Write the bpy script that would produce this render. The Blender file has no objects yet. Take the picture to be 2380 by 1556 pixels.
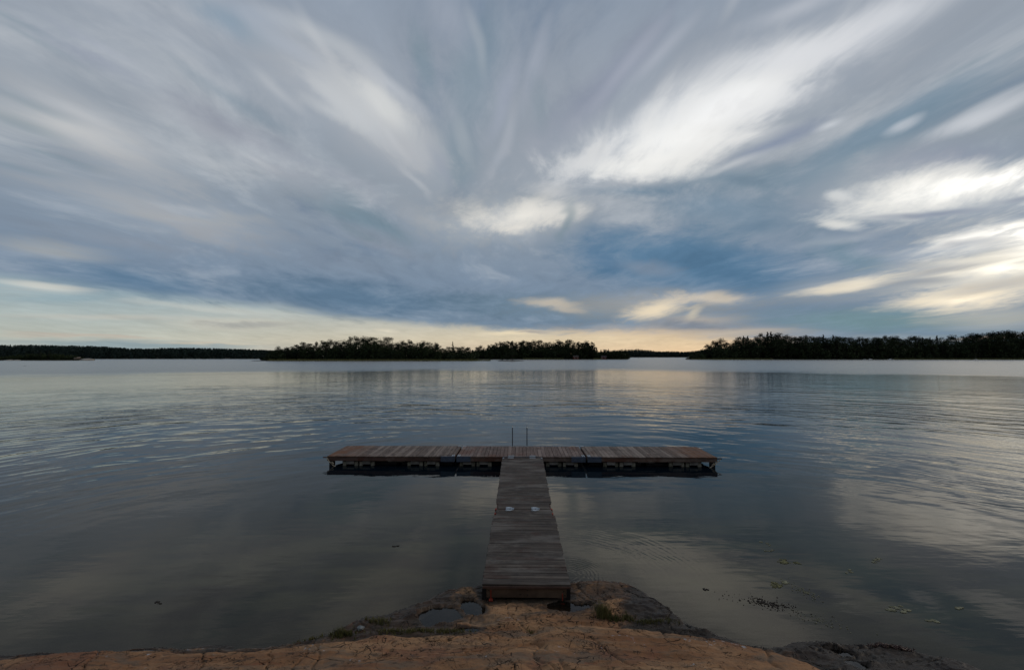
import bpy, bmesh, math, random
import numpy as np
from mathutils import Vector, Matrix, noise as mnoise
R = math.radians
scene = bpy.context.scene
COL = scene.collection

# ------------------------------------------------------------------ camera
H = 4.125
TH = R(2.679)
cam = bpy.data.cameras.new('camera')
cam.lens = 16.0; cam.sensor_width = 36.0; cam.clip_start = 0.05; cam.clip_end = 20000
cam_o = bpy.data.objects.new('camera', cam); COL.objects.link(cam_o)
cam_o.location = (0, 0, H); cam_o.rotation_euler = (R(90) + TH, 0, 0)
scene.camera = cam_o
scene.view_settings.view_transform = 'Standard'
scene.view_settings.look = 'None'
scene.view_settings.exposure = 0.0
scene.view_settings.gamma = 1.0
scene.cycles.max_bounces = 6
scene.cycles.diffuse_bounces = 2
scene.cycles.glossy_bounces = 3
scene.cycles.transparent_max_bounces = 8
scene.cycles.caustics_reflective = False
scene.cycles.caustics_refractive = False

CX, CY, F = 1190.0, 778.0, 1058.0      # measured on a 2380 px wide copy of the photograph
def ray(x, y):
    a, b = x - CX, CY - y
    return np.array([a, F*math.cos(TH) - b*math.sin(TH), F*math.sin(TH) + b*math.cos(TH)])
def at_z(x, y, z=0.0):
    r = ray(x, y); t = (z - H)/r[2]
    return Vector((r[0]*t, r[1]*t, z))
def at_y(x, y, Y):
    r = ray(x, y); t = Y/r[1]
    return Vector((r[0]*t, Y, H + r[2]*t))
def lin(c):
    o = []
    for v in c[:3]:
        v /= 255.0
        o.append(v/12.92 if v <= 0.04045 else ((v + 0.055)/1.055)**2.4)
    return o

# ------------------------------------------------------------------ node helpers
class NT:
    def __init__(s, tree): s.t = tree; s.n = tree.nodes; s.l = tree.links
    def put(s, sock, v):
        if v is None: return
        if isinstance(v, bpy.types.NodeSocket): s.l.new(v, sock)
        else:
            try: sock.default_value = v
            except Exception: sock.default_value = tuple(v)[:3]
    def math(s, op, a, b=None, c=None, clamp=False):
        m = s.n.new('ShaderNodeMath'); m.operation = op; m.use_clamp = clamp
        s.put(m.inputs[0], a); s.put(m.inputs[1], b); s.put(m.inputs[2], c)
        return m.outputs[0]
    def vmath(s, op, a, b=None, out=0):
        m = s.n.new('ShaderNodeVectorMath'); m.operation = op
        s.put(m.inputs[0], a)
        if b is not None:
            s.put(m.inputs['Scale'] if op == 'SCALE' else m.inputs[1], b)
        return m.outputs['Value'] if op in ('LENGTH', 'DOT_PRODUCT', 'DISTANCE') else m.outputs[0]
    def sep(s, v):
        m = s.n.new('ShaderNodeSeparateXYZ'); s.put(m.inputs[0], v); return m.outputs
    def comb(s, x, y, z=0.0):
        m = s.n.new('ShaderNodeCombineXYZ'); s.put(m.inputs[0], x); s.put(m.inputs[1], y); s.put(m.inputs[2], z); return m.outputs[0]
    def noise(s, vec, scale=1.0, detail=4.0, rough=0.5, dist=0.0, color=False):
        m = s.n.new('ShaderNodeTexNoise'); s.put(m.inputs['Vector'], vec)
        m.inputs['Scale'].default_value = scale; m.inputs['Detail'].default_value = detail
        m.inputs['Roughness'].default_value = rough; m.inputs['Distortion'].default_value = dist
        return m.outputs[1] if color else m.outputs[0]
    def voro(s, vec, scale=1.0, feature='DISTANCE_TO_EDGE', rnd=1.0):
        m = s.n.new('ShaderNodeTexVoronoi'); m.feature = feature; s.put(m.inputs['Vector'], vec)
        m.inputs['Scale'].default_value = scale
        m.inputs['Randomness'].default_value = rnd
        return m.outputs[0]
    def rng(s, v, a, b, c=0.0, d=1.0, smooth=True):
        m = s.n.new('ShaderNodeMapRange'); m.interpolation_type = 'SMOOTHSTEP' if smooth else 'LINEAR'
        s.put(m.inputs[0], v); s.put(m.inputs[1], a); s.put(m.inputs[2], b); s.put(m.inputs[3], c); s.put(m.inputs[4], d)
        return m.outputs[0]
    def mix(s, f, a, b, mode='MIX'):
        m = s.n.new('ShaderNodeMixRGB'); m.blend_type = mode
        s.put(m.inputs[0], f)
        for k, v in ((1, a), (2, b)):
            if not isinstance(v, bpy.types.NodeSocket): v = (v[0], v[1], v[2], 1.0)
            s.put(m.inputs[k], v)
        return m.outputs[0]
    def mapping(s, vec, loc=(0,0,0), rot=(0,0,0), scale=(1,1,1), kind='POINT'):
        m = s.n.new('ShaderNodeMapping'); m.vector_type = kind; s.put(m.inputs['Vector'], vec)
        m.inputs['Location'].default_value = loc; m.inputs['Rotation'].default_value = rot
        m.inputs['Scale'].default_value = scale
        return m.outputs[0]
    def curve(s, v, pts):
        m = s.n.new('ShaderNodeFloatCurve'); s.put(m.inputs['Value'], v)
        c = m.mapping.curves[0]
        c.points[0].location = pts[0]; c.points[1].location = pts[-1]
        for p in pts[1:-1]: c.points.new(*p)
        m.mapping.update()
        return m.outputs[0]
    def ramp(s, v, pts):
        m = s.n.new('ShaderNodeValToRGB'); s.put(m.inputs[0], v)
        e = m.color_ramp.elements
        while len(e) < len(pts): e.new(0.5)
        for k, (p, c) in enumerate(pts):
            e[k].position = p; e[k].color = (*c[:3], 1.0)
        return m.outputs[0]

# ------------------------------------------------------------------ sky: world shader, laid out by compass direction and height above the horizon
SUN_AZ, SUN_EL = 84.0, 24.0            # degrees to the right of the view, behind the clouds
world = bpy.data.worlds.new('World'); scene.world = world
world.use_nodes = True
w = NT(world.node_tree); w.n.clear()
tc = w.n.new('ShaderNodeTexCoord').outputs['Generated']
d = w.vmath('NORMALIZE', tc)
dx, dy, dz = w.sep(d)
az = w.math('ARCTAN2', dx, dy)
hyp = w.math('MAXIMUM', w.math('SQRT', w.math('ADD', w.math('MULTIPLY', dx, dx), w.math('MULTIPLY', dy, dy))), 0.05)
el = w.math('DIVIDE', dz, hyp)
den = w.math('ADD', w.math('MAXIMUM', dz, 0.0), 0.09)
plane = w.comb(w.math('DIVIDE', dx, den), w.math('DIVIDE', dy, den), 0.0)
wn0 = w.noise(plane, 0.55, 3, 0.5, color=True)
plane = w.vmath('ADD', plane, w.vmath('SCALE', w.vmath('SUBTRACT', wn0, (0.5, 0.5, 0.5)), 1.1))
wn1 = w.noise(w.mapping(plane, scale=(1.0, 0.55, 1)), 0.9, 5, 0.55)
wn2 = w.noise(w.mapping(plane, loc=(7, 3, 0), scale=(1.0, 0.50, 1)), 3.0, 6, 0.62)
wn4 = w.noise(w.mapping(plane, loc=(27, 5, 0), scale=(1.0, 0.45, 1)), 6.5, 4, 0.65)
wn3 = w.noise(w.mapping(plane, loc=(17, 13, 0), scale=(1.0, 0.5, 1)), 1.7, 3, 0.5, color=True)
uv0 = w.comb(az, el, 0.0)
warp = w.vmath('MULTIPLY', w.vmath('SUBTRACT', wn3, (0.5, 0.5, 0.5)), (0.16, 0.07, 0.0))
warp = w.vmath('SCALE', warp, w.rng(el, 0.02, 0.35, 0.25, 1.0))
uv = w.vmath('ADD', uv0, warp)
uvs = w.sep(uv)
edge_noise = w.math('ADD', w.math('MULTIPLY', w.math('SUBTRACT', wn1, 0.5), 1.2), w.math('MULTIPLY_ADD', w.math('SUBTRACT', wn4, 0.5), 1.1, w.math('MULTIPLY', w.math('SUBTRACT', wn2, 0.5), 1.4)))

# clear sky low on the left and over the horizon: the Nishita sky tinted by thin high cloud
nish = w.n.new('ShaderNodeTexSky'); nish.sky_type = 'NISHITA'; nish.sun_disc = False
nish.sun_elevation = R(SUN_EL); nish.sun_rotation = R(SUN_AZ)
nish_c = w.vmath('SCALE', nish.outputs[0], 0.05)
t_az = w.rng(az, -0.75, 0.35, 0.0, 1.0, False)
low = w.ramp(w.rng(el, 0.0, 0.16, 0, 1, False), [(0.0, lin((166,176,174))), (0.2, lin((184,188,178))), (0.55, lin((162,178,182))), (1.0, lin((144,162,176)))])
lowr = w.ramp(w.rng(el, 0.0, 0.16, 0, 1, False), [(0.0, lin((232,198,158))), (0.25, lin((230,208,172))), (0.6, lin((200,196,184))), (1.0, lin((140,150,165)))])
clear = w.mix(t_az, low, lowr)
clear = w.mix(0.05, clear, nish_c)
deck = w.ramp(w.rng(el, 0.0, 1.0, 0, 1, False), [(0.0, lin((110,131,150))), (0.16, lin((122,140,160))), (0.35, lin((145,155,166))), (0.6, lin((150,159,171))), (1.0, lin((128,144,164)))])
ua = w.rng(az, -1.0, 1.0, 0, 1, False)
edge = w.curve(ua, [(0.0, 0.62), (0.08, 0.60), (0.245, 0.50), (0.35, 0.40), (0.435, 0.325), (0.55, 0.27), (0.62, 0.275), (0.70, 0.20), (0.77, 0.12), (0.85, 0.02), (1.0, 0.12)])
edge = w.math('MULTIPLY', edge, 0.2)
em = w.rng(w.math('ADD', w.math('SUBTRACT', uvs[1], edge), w.math('MULTIPLY', edge_noise, 0.014)), -0.012, 0.012)
col = w.mix(em, clear, deck)
# soft large streaks all over the cloud deck
st = w.math('ADD', w.math('MULTIPLY', wn1, 0.6), w.math('MULTIPLY', wn2, 0.4))
stk = w.math('MULTIPLY', em, w.rng(el, 0.06, 0.34, 0.2, 1.0))
col = w.mix(w.math('MULTIPLY', w.rng(st, 0.50, 0.66), w.math('MULTIPLY', stk, 0.55)), col, lin((190,193,196)))
col = w.mix(w.math('MULTIPLY', w.rng(st, 0.47, 0.34), w.math('MULTIPLY', stk, 0.6)), col, lin((102,125,152)))

uvh = w.comb(uvs[0], uvs[1], 1.0)
edge_noise = w.math('MULTIPLY', edge_noise, w.rng(el, 0.05, 0.3, 0.55, 1.0))
def to_uv(x, y):
    r = ray(x, y)
    return math.atan2(r[0], r[1]), r[2]/math.hypot(r[0], r[1])
STROKES = []
def stroke(x0, y0, x1, y1, hw, c, alpha=1.0, inner=0.0, gain=1.0, nz=1.0):
    """one soft streak of cloud, from its two ends and half width"""
    if c[2] - c[0] > 35: c = (c[0]-2, c[1]+4, c[2]-5)
    a, b = to_uv(x0, y0), to_uv(x1, y1)
    cx, cy = (a[0]+b[0])/2, (a[1]+b[1])/2
    L = math.hypot(b[0]-a[0], b[1]-a[1])/2
    ang = math.atan2(b[1]-a[1], b[0]-a[0])
    W = hw/F*math.cos(cx)*1.15
    L = L + W*0.75
    ca, sa = math.cos(ang), math.sin(ang)
    reach = 1.2 + 0.45*nz
    ex, ey = reach*math.hypot(L*ca, W*sa) + 0.05, reach*math.hypot(L*sa, W*ca) + 0.03
    STROKES.append(dict(A=(ca/L, sa/L, -(ca*cx + sa*cy)/L), B=(-sa/W, ca/W, -(ca*cy - sa*cx)/W), nz=nz, alpha=alpha,
                        inner=inner, c=[v*gain for v in lin(c)], box=(cx-ex, cx+ex, cy-ey, cy+ey)))
grp = bpy.data.node_groups.new('cloud_streak', 'ShaderNodeTree')
for nm, ty in (('Sky', 'Color'), ('Place', 'Vector'), ('Edge', 'Float'), ('A', 'Vector'), ('B', 'Vector'), ('Feather', 'Float'), ('Alpha', 'Float'), ('Inner', 'Float'), ('Colour', 'Color')):
    grp.interface.new_socket(nm, in_out='INPUT', socket_type='NodeSocket' + ty)
grp.interface.new_socket('Sky', in_out='OUTPUT', socket_type='NodeSocketColor')
g = NT(grp)
gi = grp.nodes.new('NodeGroupInput').outputs; go = grp.nodes.new('NodeGroupOutput')
va = grp.nodes.new('ShaderNodeVectorMath'); va.operation = 'MULTIPLY_ADD'     # keeps the streaks in order, so that the shader needs little memory
g.l.new(gi['Sky'], va.inputs[0]); va.inputs[1].default_value = (1e-7, 1e-7, 0); g.l.new(gi['Place'], va.inputs[2])
gp = g.vmath('DOT_PRODUCT', va.outputs[0], gi['A']); gq = g.vmath('DOT_PRODUCT', va.outputs[0], gi['B'])
gl = g.math('SQRT', g.math('MULTIPLY_ADD', gp, gp, g.math('MULTIPLY', gq, gq)))
gl = g.math('MULTIPLY_ADD', gi['Edge'], gi['Feather'], gl)
g.l.new(g.mix(g.rng(gl, 1.15, gi['Inner'], 0.0, gi['Alpha']), gi['Sky'], gi['Colour']), go.inputs[0])
BLUE = (84,112,152)
for s_ in [
    # dark and blue
    (-60,600,560,690,44,(92,116,152),.85), (480,660,1100,715,44,(90,112,146),.85,.1), (1000,700,1700,722,34,(98,118,146),.8),
    (1330,570,1900,640,85,(88,120,160),.85,.1), (1360,560,1430,625,40,(78,110,152),.5), (1560,600,1900,690,45,(84,112,150),.8),
    (1480,470,1950,500,60,(112,132,162),.7), (680,430,980,570,36,(112,130,154),.75), (1045,290,1090,480,42,(116,132,156),.8),
    (450,10,620,90,46,(128,147,176),.55), (1120,60,1060,300,60,(128,142,166),.6), (1500,420,1960,400,40,(118,134,160),.7),
    (2420,90,1800,430,75,(120,137,164),.85), (1650,300,2050,120,26,(128,140,164),.0),
    (1240,330,1560,40,52,(138,146,164),.8), (240,140,760,430,52,(146,150,163),.6), (20,40,340,200,34,(140,148,166),.5),
    (30,520,560,590,26,(138,146,158),.5), (1100,430,1040,520,24,(132,142,158),.5), (2050,380,2400,330,40,(138,146,164),.7),
    (1900,560,2060,640,40,(108,130,156),.7), (1750,745,2420,742,34,(118,140,156),.85),
    # left side pale streaks
    (-80,120,420,430,62,(180,183,187),.75), (-60,360,640,560,54,(172,176,181),.7), (420,300,800,480,30,(160,165,174),.6),
    (500,340,640,410,14,(184,188,192),.6), (-40,560,260,600,24,(166,170,172),.7), (150,470,620,520,16,(170,172,172),.4),
    # upper centre
    (620,80,1040,400,110,(176,181,188),.75), (740,160,980,340,66,(200,203,205),.75,.0), (840,190,940,280,38,(214,216,216),.8),
    (500,0,700,60,30,(166,176,190),.6), (1110,330,1180,150,20,(158,166,182),.6), (1060,100,1000,-40,40,(160,168,182),.5),
    (700,170,900,330,30,(196,200,204),.7), (800,110,1000,260,22,(190,195,202),.7), (560,40,760,160,24,(170,178,190),.6), (880,300,1020,380,40,(178,182,188),.7),
    (1190,250,1260,60,18,(160,168,182),.6), (1330,270,1560,30,22,(164,170,184),.6), (1420,220,1640,20,24,(172,178,190),.6), (1000,330,1060,440,16,(150,158,172),.6),
    (100,30,330,170,24,(160,167,180),.6), (260,210,560,350,26,(164,169,178),.6), (640,350,900,480,26,(152,159,171),.6), (780,520,1000,600,22,(140,149,163),.6), (300,470,640,590,26,(158,162,168),.6),
    (-80,210,300,330,40,(196,197,197),.7), (-60,640,10,560,10,(180,182,182),.0), (330,90,700,330,26,(120,134,158),.45), (620,20,900,150,34,(186,191,196),.6), (700,230,840,300,22,(196,200,203),.6),
    (960,60,1010,230,24,(122,138,160),.5), (1130,420,1170,250,16,(170,176,186),.6), (1180,520,1290,430,16,(206,205,200),.6), (900,470,1080,540,22,(160,166,174),.5), (560,560,900,640,24,(124,138,156),.5),
    # centre glimpse
    (1020,530,1330,490,58,(178,181,182),.85), (1100,525,1330,480,38,(222,219,212),.95,.0,1.12), (1150,540,1260,520,20,(226,222,214),.9), (1220,440,1330,445,26,(192,194,196),.8),
    # the big white streak
    (1270,400,2020,40,125,(188,193,201),.85), (1320,400,1900,90,88,(230,232,233),.92,-.05), (1360,385,1700,345,58,(240,239,235),.92,-.2,1.0),
    (1500,350,1900,110,66,(242,242,240),.92,-.2,1.0), (1900,110,2200,-40,50,(214,217,222),.8), (1720,60,2000,-40,30,(196,200,208),.5),
    (1290,378,1690,392,34,(236,236,233),.9,-.1,1.0), (1400,325,1830,300,48,(238,238,236),.85,-.1,1.0), (1560,250,1890,200,52,(234,235,236),.85,-.1,1.0), (1700,150,2020,95,48,(220,222,226),.85,-.1), (1250,395,1420,350,30,(214,216,218),.8,-.1),
    (1640,400,1960,240,26,(128,140,162),.9,.0), (1590,425,1820,330,16,(190,194,198),.8), (1660,412,1800,425,14,(116,130,156),.7),
    (1890,290,1975,252,15,(204,208,214),.7), (2060,310,2120,285,15,(194,200,208),.7), (2150,330,2440,200,24,(206,210,216),.8),
    (1300,440,1700,440,20,(104,124,154),.75),
    (1960,440,2500,430,95,(204,207,209),.6), (2080,640,2520,590,105,(222,218,208),.65), (2150,740,2480,730,40,(196,192,180),.55,.0,1,.5), (1220,712,1800,700,34,(172,168,162),.55), (1750,690,2150,650,34,(176,178,178),.45),
    (1250,768,1950,776,24,(216,192,162),.6,.0,1,.5), (1480,748,1760,738,16,(206,188,164),.5,.0,1,.5),
    # bright clouds at the right edge
    (1960,470,2460,400,60,(236,236,232),.95,-.1,1.0), (2100,440,2480,370,56,(248,245,238),.95,-.3,1.1), (2380,395,2500,480,66,(250,247,240),.95,-.3,1.25), (1935,435,2000,440,14,(220,222,222),.7),
    (1935,512,1995,522,15,(226,226,222),.85), (2060,595,2480,520,26,(240,238,232),1.0,.1,1.0), (2180,640,2500,590,50,(250,242,224),.92,-.2,1.15), (2300,540,2500,560,46,(250,245,234),.95,-.3,1.15),
    (2040,500,2290,488,12,(140,150,168),.9), (2250,478,2440,455,10,(150,158,172),.85), (2120,585,2330,560,8,(150,156,166),.7),
    (1840,684,2120,634,14,(236,226,206),.95), (2110,640,2320,600,10,(160,164,170),.7), (2060,712,2460,672,28,(246,232,206),.95,.0,1.1), (2180,690,2440,640,14,(186,182,176),.6),
    (2000,660,2260,650,11,(150,156,164),.7),
    # low warm glimpses under the deck
    (1200,700,1360,716,15,(200,190,174),.8), (1450,735,1600,700,24,(228,212,184),.92,.0,1.1), (1540,698,1760,690,14,(212,200,182),.8), (1590,740,1625,715,12,(205,195,175),.7),
    (1440,610,1600,640,20,(140,150,165),.5), (1480,748,1720,760,14,(122,134,150),.8), (1500,775,1880,768,10,(196,184,168),.6,.0,1,.4),
    (-40,652,240,682,11,(202,204,198),.9,.1,1,.5), (200,688,760,742,10,(190,194,188),.7,.1,1,.5), (-30,696,360,690,12,(144,168,178),.6),
    (380,752,700,750,17,(206,202,188),.75,.1,1,.6), (430,752,680,752,10,(164,166,162),.85,.2,1,.6), (-60,730,500,742,7,(188,188,180),.7,.1,1,.4),
    (-60,776,440,786,4,(186,178,166),.9,.2,1,.3), (-60,794,640,806,12,(134,154,162),.8,.2,1,.3), (300,795,640,799,4,(200,190,170),.7,.2,1,.3),
    (1100,778,1300,771,6,(236,220,188),.8,.1,1,.5), (1190,773,1290,771,4,(168,162,156),.85,.2,1,.4), (870,765,930,772,5,(220,212,192),.7,.1,1,.5),
    (1880,790,2400,790,14,(150,160,166),.7), (2180,790,2420,772,6,(214,188,160),.7,.1,1,.3), (1600,800,1900,785,7,(208,180,150),.6,.1,1,.3),
]:
    stroke(*s_)
wr = random.Random(5)          # thin wisps drawn out along the wind, all running to the same point low in the view
for i in range(38):
    a_ = wr.uniform(math.pi*1.02, math.pi*1.98); d_ = wr.uniform(170, 1150); L_ = wr.uniform(70, 170) + d_*0.12
    a2 = a_ + wr.uniform(-0.10, 0.10)
    x_, y_ = 1230 + d_*math.cos(a_)*1.25, 700 + d_*math.sin(a_)*0.8
    if y_ > 600 or y_ < -60 or not (-80 < x_ < 2460): continue
    pale = wr.random() < 0.6
    stroke(x_, y_, x_ + L_*math.cos(a2)*1.25, y_ + L_*math.sin(a2)*0.8, wr.uniform(9, 20), (196,199,203) if pale else (118,133,154), wr.uniform(.2, .42), .0, 1, 1.0)
# the streaks are looked up sector by sector of the sky, so that each ray reads only the few near it
fine = w.math('ADD', w.math('ADD', w.rng(wn1, 0.2, 0.8, -0.10, 0.10, False), w.rng(wn2, 0.2, 0.8, 0.915, 1.085, False)), w.rng(wn4, 0.2, 0.8, -0.065, 0.065, False))
def sector(a0, a1, e0, e1):
    tree_ = bpy.data.node_groups.new('sky_sector', 'ShaderNodeTree')
    for nm, ty in (('Sky', 'Color'), ('Place', 'Vector'), ('Edge', 'Float'), ('Fine', 'Float')):
        tree_.interface.new_socket(nm, in_out='INPUT', socket_type='NodeSocket' + ty)
    tree_.interface.new_socket('Light', in_out='OUTPUT', socket_type='NodeSocketShader')
    t = NT(tree_); gi = tree_.nodes.new('NodeGroupInput').outputs; go = tree_.nodes.new('NodeGroupOutput')
    c = gi['Sky']
    for s in STROKES:
        x0, x1, y0, y1 = s['box']
        if x1 > a0 and x0 < a1 and y1 > e0 and y0 < e1:
            n = tree_.nodes.new('ShaderNodeGroup'); n.node_tree = grp
            t.l.new(c, n.inputs['Sky']); t.l.new(gi['Place'], n.inputs['Place']); t.l.new(gi['Edge'], n.inputs['Edge'])
            n.inputs['A'].default_value = s['A']; n.inputs['B'].default_value = s['B']; n.inputs['Feather'].default_value = s['nz']
            n.inputs['Alpha'].default_value = s['alpha']; n.inputs['Inner'].default_value = s['inner']
            n.inputs['Colour'].default_value = (*s['c'], 1.0)
            c = n.outputs[0]
    b_ = tree_.nodes.new('ShaderNodeBackground'); c = t.vmath('SCALE', c, gi['Fine'])
    lum = t.vmath('DOT_PRODUCT', c, (0.3, 0.55, 0.15))          # the thin cloud in front of the sun is far brighter than white
    t.l.new(t.vmath('SCALE', c, t.rng(lum, 0.76, 1.15, 1.0, 1.7)), b_.inputs[0]); t.l.new(b_.outputs[0], go.inputs[0])
    n = w.n.new('ShaderNodeGroup'); n.node_tree = tree_
    for nm, v in (('Sky', col), ('Place', uvh), ('Edge', edge_noise), ('Fine', fine)): w.l.new(v, n.inputs[nm])
    return n.outputs[0]
def mixs(f, a, b):
    m = w.n.new('ShaderNodeMixShader'); w.l.new(f, m.inputs[0]); w.l.new(a, m.inputs[1]); w.l.new(b, m.inputs[2]); return m.outputs[0]
def tree(azs, els, a0=-4.0, a1=4.0, e0=-9.0, e1=99.0):
    if azs:
        k = len(azs)//2
        return mixs(w.math('GREATER_THAN', az, azs[k]), tree(azs[:k], els, a0, azs[k], e0, e1), tree(azs[k+1:], els, azs[k], a1, e0, e1))
    if els:
        k = len(els)//2
        return mixs(w.math('GREATER_THAN', el, els[k]), tree([], els[:k], a0, a1, e0, els[k]), tree([], els[k+1:], a0, a1, els[k], e1))
    return sector(a0, a1, e0, e1)
sky = tree([-1.3, -0.72, -0.42, -0.16, 0.1, 0.34, 0.58, 1.4], [0.10, 0.22, 0.42, 0.9])
out = w.n.new('ShaderNodeOutputWorld'); w.l.new(sky, out.inputs[0])
world.cycles.sampling_method = 'MANUAL'; world.cycles.sample_map_resolution = 512

# ------------------------------------------------------------------ sun, veiled by the cloud
sun = bpy.data.lights.new('sun', 'SUN'); sun.energy = 0.8; sun.angle = R(25); sun.color = (1.0, 0.86, 0.70)
so = bpy.data.objects.new('sun', sun); COL.objects.link(so)
sd = Vector((math.sin(R(SUN_AZ))*math.cos(R(SUN_EL)), math.cos(R(SUN_AZ))*math.cos(R(SUN_EL)), math.sin(R(SUN_EL))))
so.rotation_euler = (-sd).to_track_quat('-Z', 'Y').to_euler(); so.location = (0, 0, 60)
#SKYEND

# ------------------------------------------------------------------ object helpers
random.seed(7); rs = np.random.RandomState(11)
def tag(o, label=None, cat=None, group=None, kind=None):
    if label: o['label'] = label
    if cat: o['category'] = cat
    if group: o['group'] = group
    if kind: o['kind'] = kind
    return o
def thing(name, label, cat, loc=(0,0,0), rz=0.0, group=None):
    o = bpy.data.objects.new(name, None); COL.objects.link(o)
    o.location = loc; o.rotation_euler = (0, 0, rz); o.empty_display_size = 0.2
    return tag(o, label, cat, group)
def mesh_np(name, verts, faces, mats=(), smooth=False, attrs=None, mat_idx=None):
    """verts (n,3), faces (m,3) or (m,4) -> mesh datablock, quickly"""
    me = bpy.data.meshes.new(name)
    verts = np.asarray(verts, np.float32); faces = np.asarray(faces, np.int32)
    k = faces.shape[1]
    me.vertices.add(len(verts)); me.vertices.foreach_set('co', verts.ravel())
    me.loops.add(faces.size); me.loops.foreach_set('vertex_index', faces.ravel())
    me.polygons.add(len(faces)); me.polygons.foreach_set('loop_start', np.arange(0, faces.size, k, dtype=np.int32))
    if smooth: me.polygons.foreach_set('use_smooth', np.ones(len(faces), bool))
    if mat_idx is not None: me.polygons.foreach_set('material_index', np.asarray(mat_idx, np.int32))
    me.update(calc_edges=True)
    for m in mats: me.materials.append(m)
    for nm, dat in (attrs or {}).items():
        at = me.attributes.new(nm, 'FLOAT', 'POINT'); at.data.foreach_set('value', np.asarray(dat, np.float32).ravel())
    return me
def link(name, me, parent=None, loc=None):
    o = bpy.data.objects.new(name, me); COL.objects.link(o)
    if parent is not None: o.parent = parent
    if loc is not None: o.location = loc
    return o
class MB:
    """gathers boxes, bars and tubes into one mesh, each with its own random tint"""
    def __init__(s): s.v = []; s.f = []; s.t = []; s.n = 0
    def add(s, vs, fs, tint=None):
        tint = random.random() if tint is None else tint
        s.v += [tuple(p) for p in vs]; s.f += [tuple(i + s.n for i in f) for f in fs]; s.t += [tint]*len(vs); s.n += len(vs)
    def box(s, x0, x1, y0, y1, z0, z1, tint=None, bev=0.004, jit=0.0):
        j = lambda: random.uniform(-jit, jit)
        x0 += j(); x1 += j(); z1 += j()*0.5
        b = min(bev, (x1-x0)/3, (y1-y0)/3, (z1-z0)/3)
        vs = []
        for (z, i) in ((z0, 0), (z1 - b, 0), (z1, b)):
            vs += [(x0+i, y0+i, z), (x1-i, y0+i, z), (x1-i, y1-i, z), (x0+i, y1-i, z)]
        fs = [(3, 2, 1, 0), (8, 9, 10, 11)]
        for r in (0, 4):
            for k in range(4): fs.append((r+k, r+(k+1) % 4, r+4+(k+1) % 4, r+4+k))
        s.add(vs, fs, tint)
    def tube(s, pts, rad, n=8, tint=None):
        pts = [Vector(p) for p in pts]; rad = rad if isinstance(rad, (list, tuple)) else [rad]*len(pts)
        vs = []; fs = []; up = Vector((0.13, 0.27, 1)).normalized()
        for i, p in enumerate(pts):
            t = (pts[min(i+1, len(pts)-1)] - pts[max(i-1, 0)]).normalized()
            a = t.cross(up)
            if a.length < 0.1: a = t.cross(Vector((1, 0, 0)))
            a.normalize(); b = t.cross(a)
            for k in range(n):
                th = 2*math.pi*k/n
                vs.append(p + (a*math.cos(th) + b*math.sin(th))*rad[i])
        for i in range(len(pts)-1):
            for k in range(n): fs.append((i*n+k, i*n+(k+1) % n, (i+1)*n+(k+1) % n, (i+1)*n+k))
        fs.append(tuple(range(n-1, -1, -1))); fs.append(tuple(range((len(pts)-1)*n, len(pts)*n)))
        s.add(vs, fs, tint)
    def build(s, name, mat, parent=None, loc=None, smooth=False):
        me = bpy.data.meshes.new(name); me.from_pydata(s.v, [], s.f); me.update()
        if smooth: me.polygons.foreach_set('use_smooth', np.ones(len(me.polygons), bool))
        me.materials.append(mat)
        at = me.attributes.new('tint', 'FLOAT', 'POINT'); at.data.foreach_set('value', np.array(s.t, np.float32))
        return link(name, me, parent, loc)

def vnoise(x, y, seed=0):
    """smooth value noise on arrays"""
    xi, yi = np.floor(x).astype(np.int64), np.floor(y).astype(np.int64)
    fx, fy = x - xi, y - yi
    fx = fx*fx*fx*(fx*(fx*6-15)+10); fy = fy*fy*fy*(fy*(fy*6-15)+10)
    def h(a, b):
        n = (a*374761393 + b*668265263 + seed*974634777) & 0xffffffff
        n = ((n ^ (n >> 13))*1274126177) & 0xffffffff
        return ((n ^ (n >> 16)) & 0xffff)/65535.0
    return (h(xi, yi)*(1-fx) + h(xi+1, yi)*fx)*(1-fy) + (h(xi, yi+1)*(1-fx) + h(xi+1, yi+1)*fx)*fy
def fbm(x, y, oct=5, seed=0, gain=0.5, ridge=False):
    t = 0; a = 1; s = 0
    for o in range(oct):
        n = vnoise(x*2**o + 17.3*o, y*2**o - 9.1*o, seed + o)
        if ridge: n = 1 - abs(2*n - 1)
        t = t + n*a; s += a; a *= gain
    return t/s
def sstep(a, b, x):
    t = np.clip((x - a)/(b - a), 0, 1); return t*t*(3 - 2*t)

# ------------------------------------------------------------------ materials
def new_mat(name):
    m = bpy.data.materials.new(name); m.use_nodes = True
    t = NT(m.node_tree); t.n.clear()
    o = t.n.new('ShaderNodeOutputMaterial')
    return m, t, o
def principled(t, o, color, rough=0.7, bump=None, spec=0.4, metal=0.0, bs=1.0, bd=1.0):
    p = t.n.new('ShaderNodeBsdfPrincipled')
    if not isinstance(color, bpy.types.NodeSocket): color = (*color[:3], 1.0)
    t.put(p.inputs['Base Color'], color); t.put(p.inputs['Roughness'], rough); t.put(p.inputs['Specular IOR Level'], spec)
    p.inputs['Metallic'].default_value = metal
    if bump is not None:
        b = t.n.new('ShaderNodeBump'); b.inputs['Strength'].default_value = bs; b.inputs['Distance'].default_value = bd
        t.l.new(bump, b.inputs['Height']); t.l.new(b.outputs[0], p.inputs['Normal'])
    t.l.new(p.outputs[0], o.inputs[0])
    return p
def attr(t, name):
    a = t.n.new('ShaderNodeAttribute'); a.attribute_name = name; return a.outputs['Fac']
def obj_co(t): return t.n.new('ShaderNodeTexCoord').outputs['Object']
def pos(t): return t.n.new('ShaderNodeNewGeometry').outputs['Position']

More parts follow.
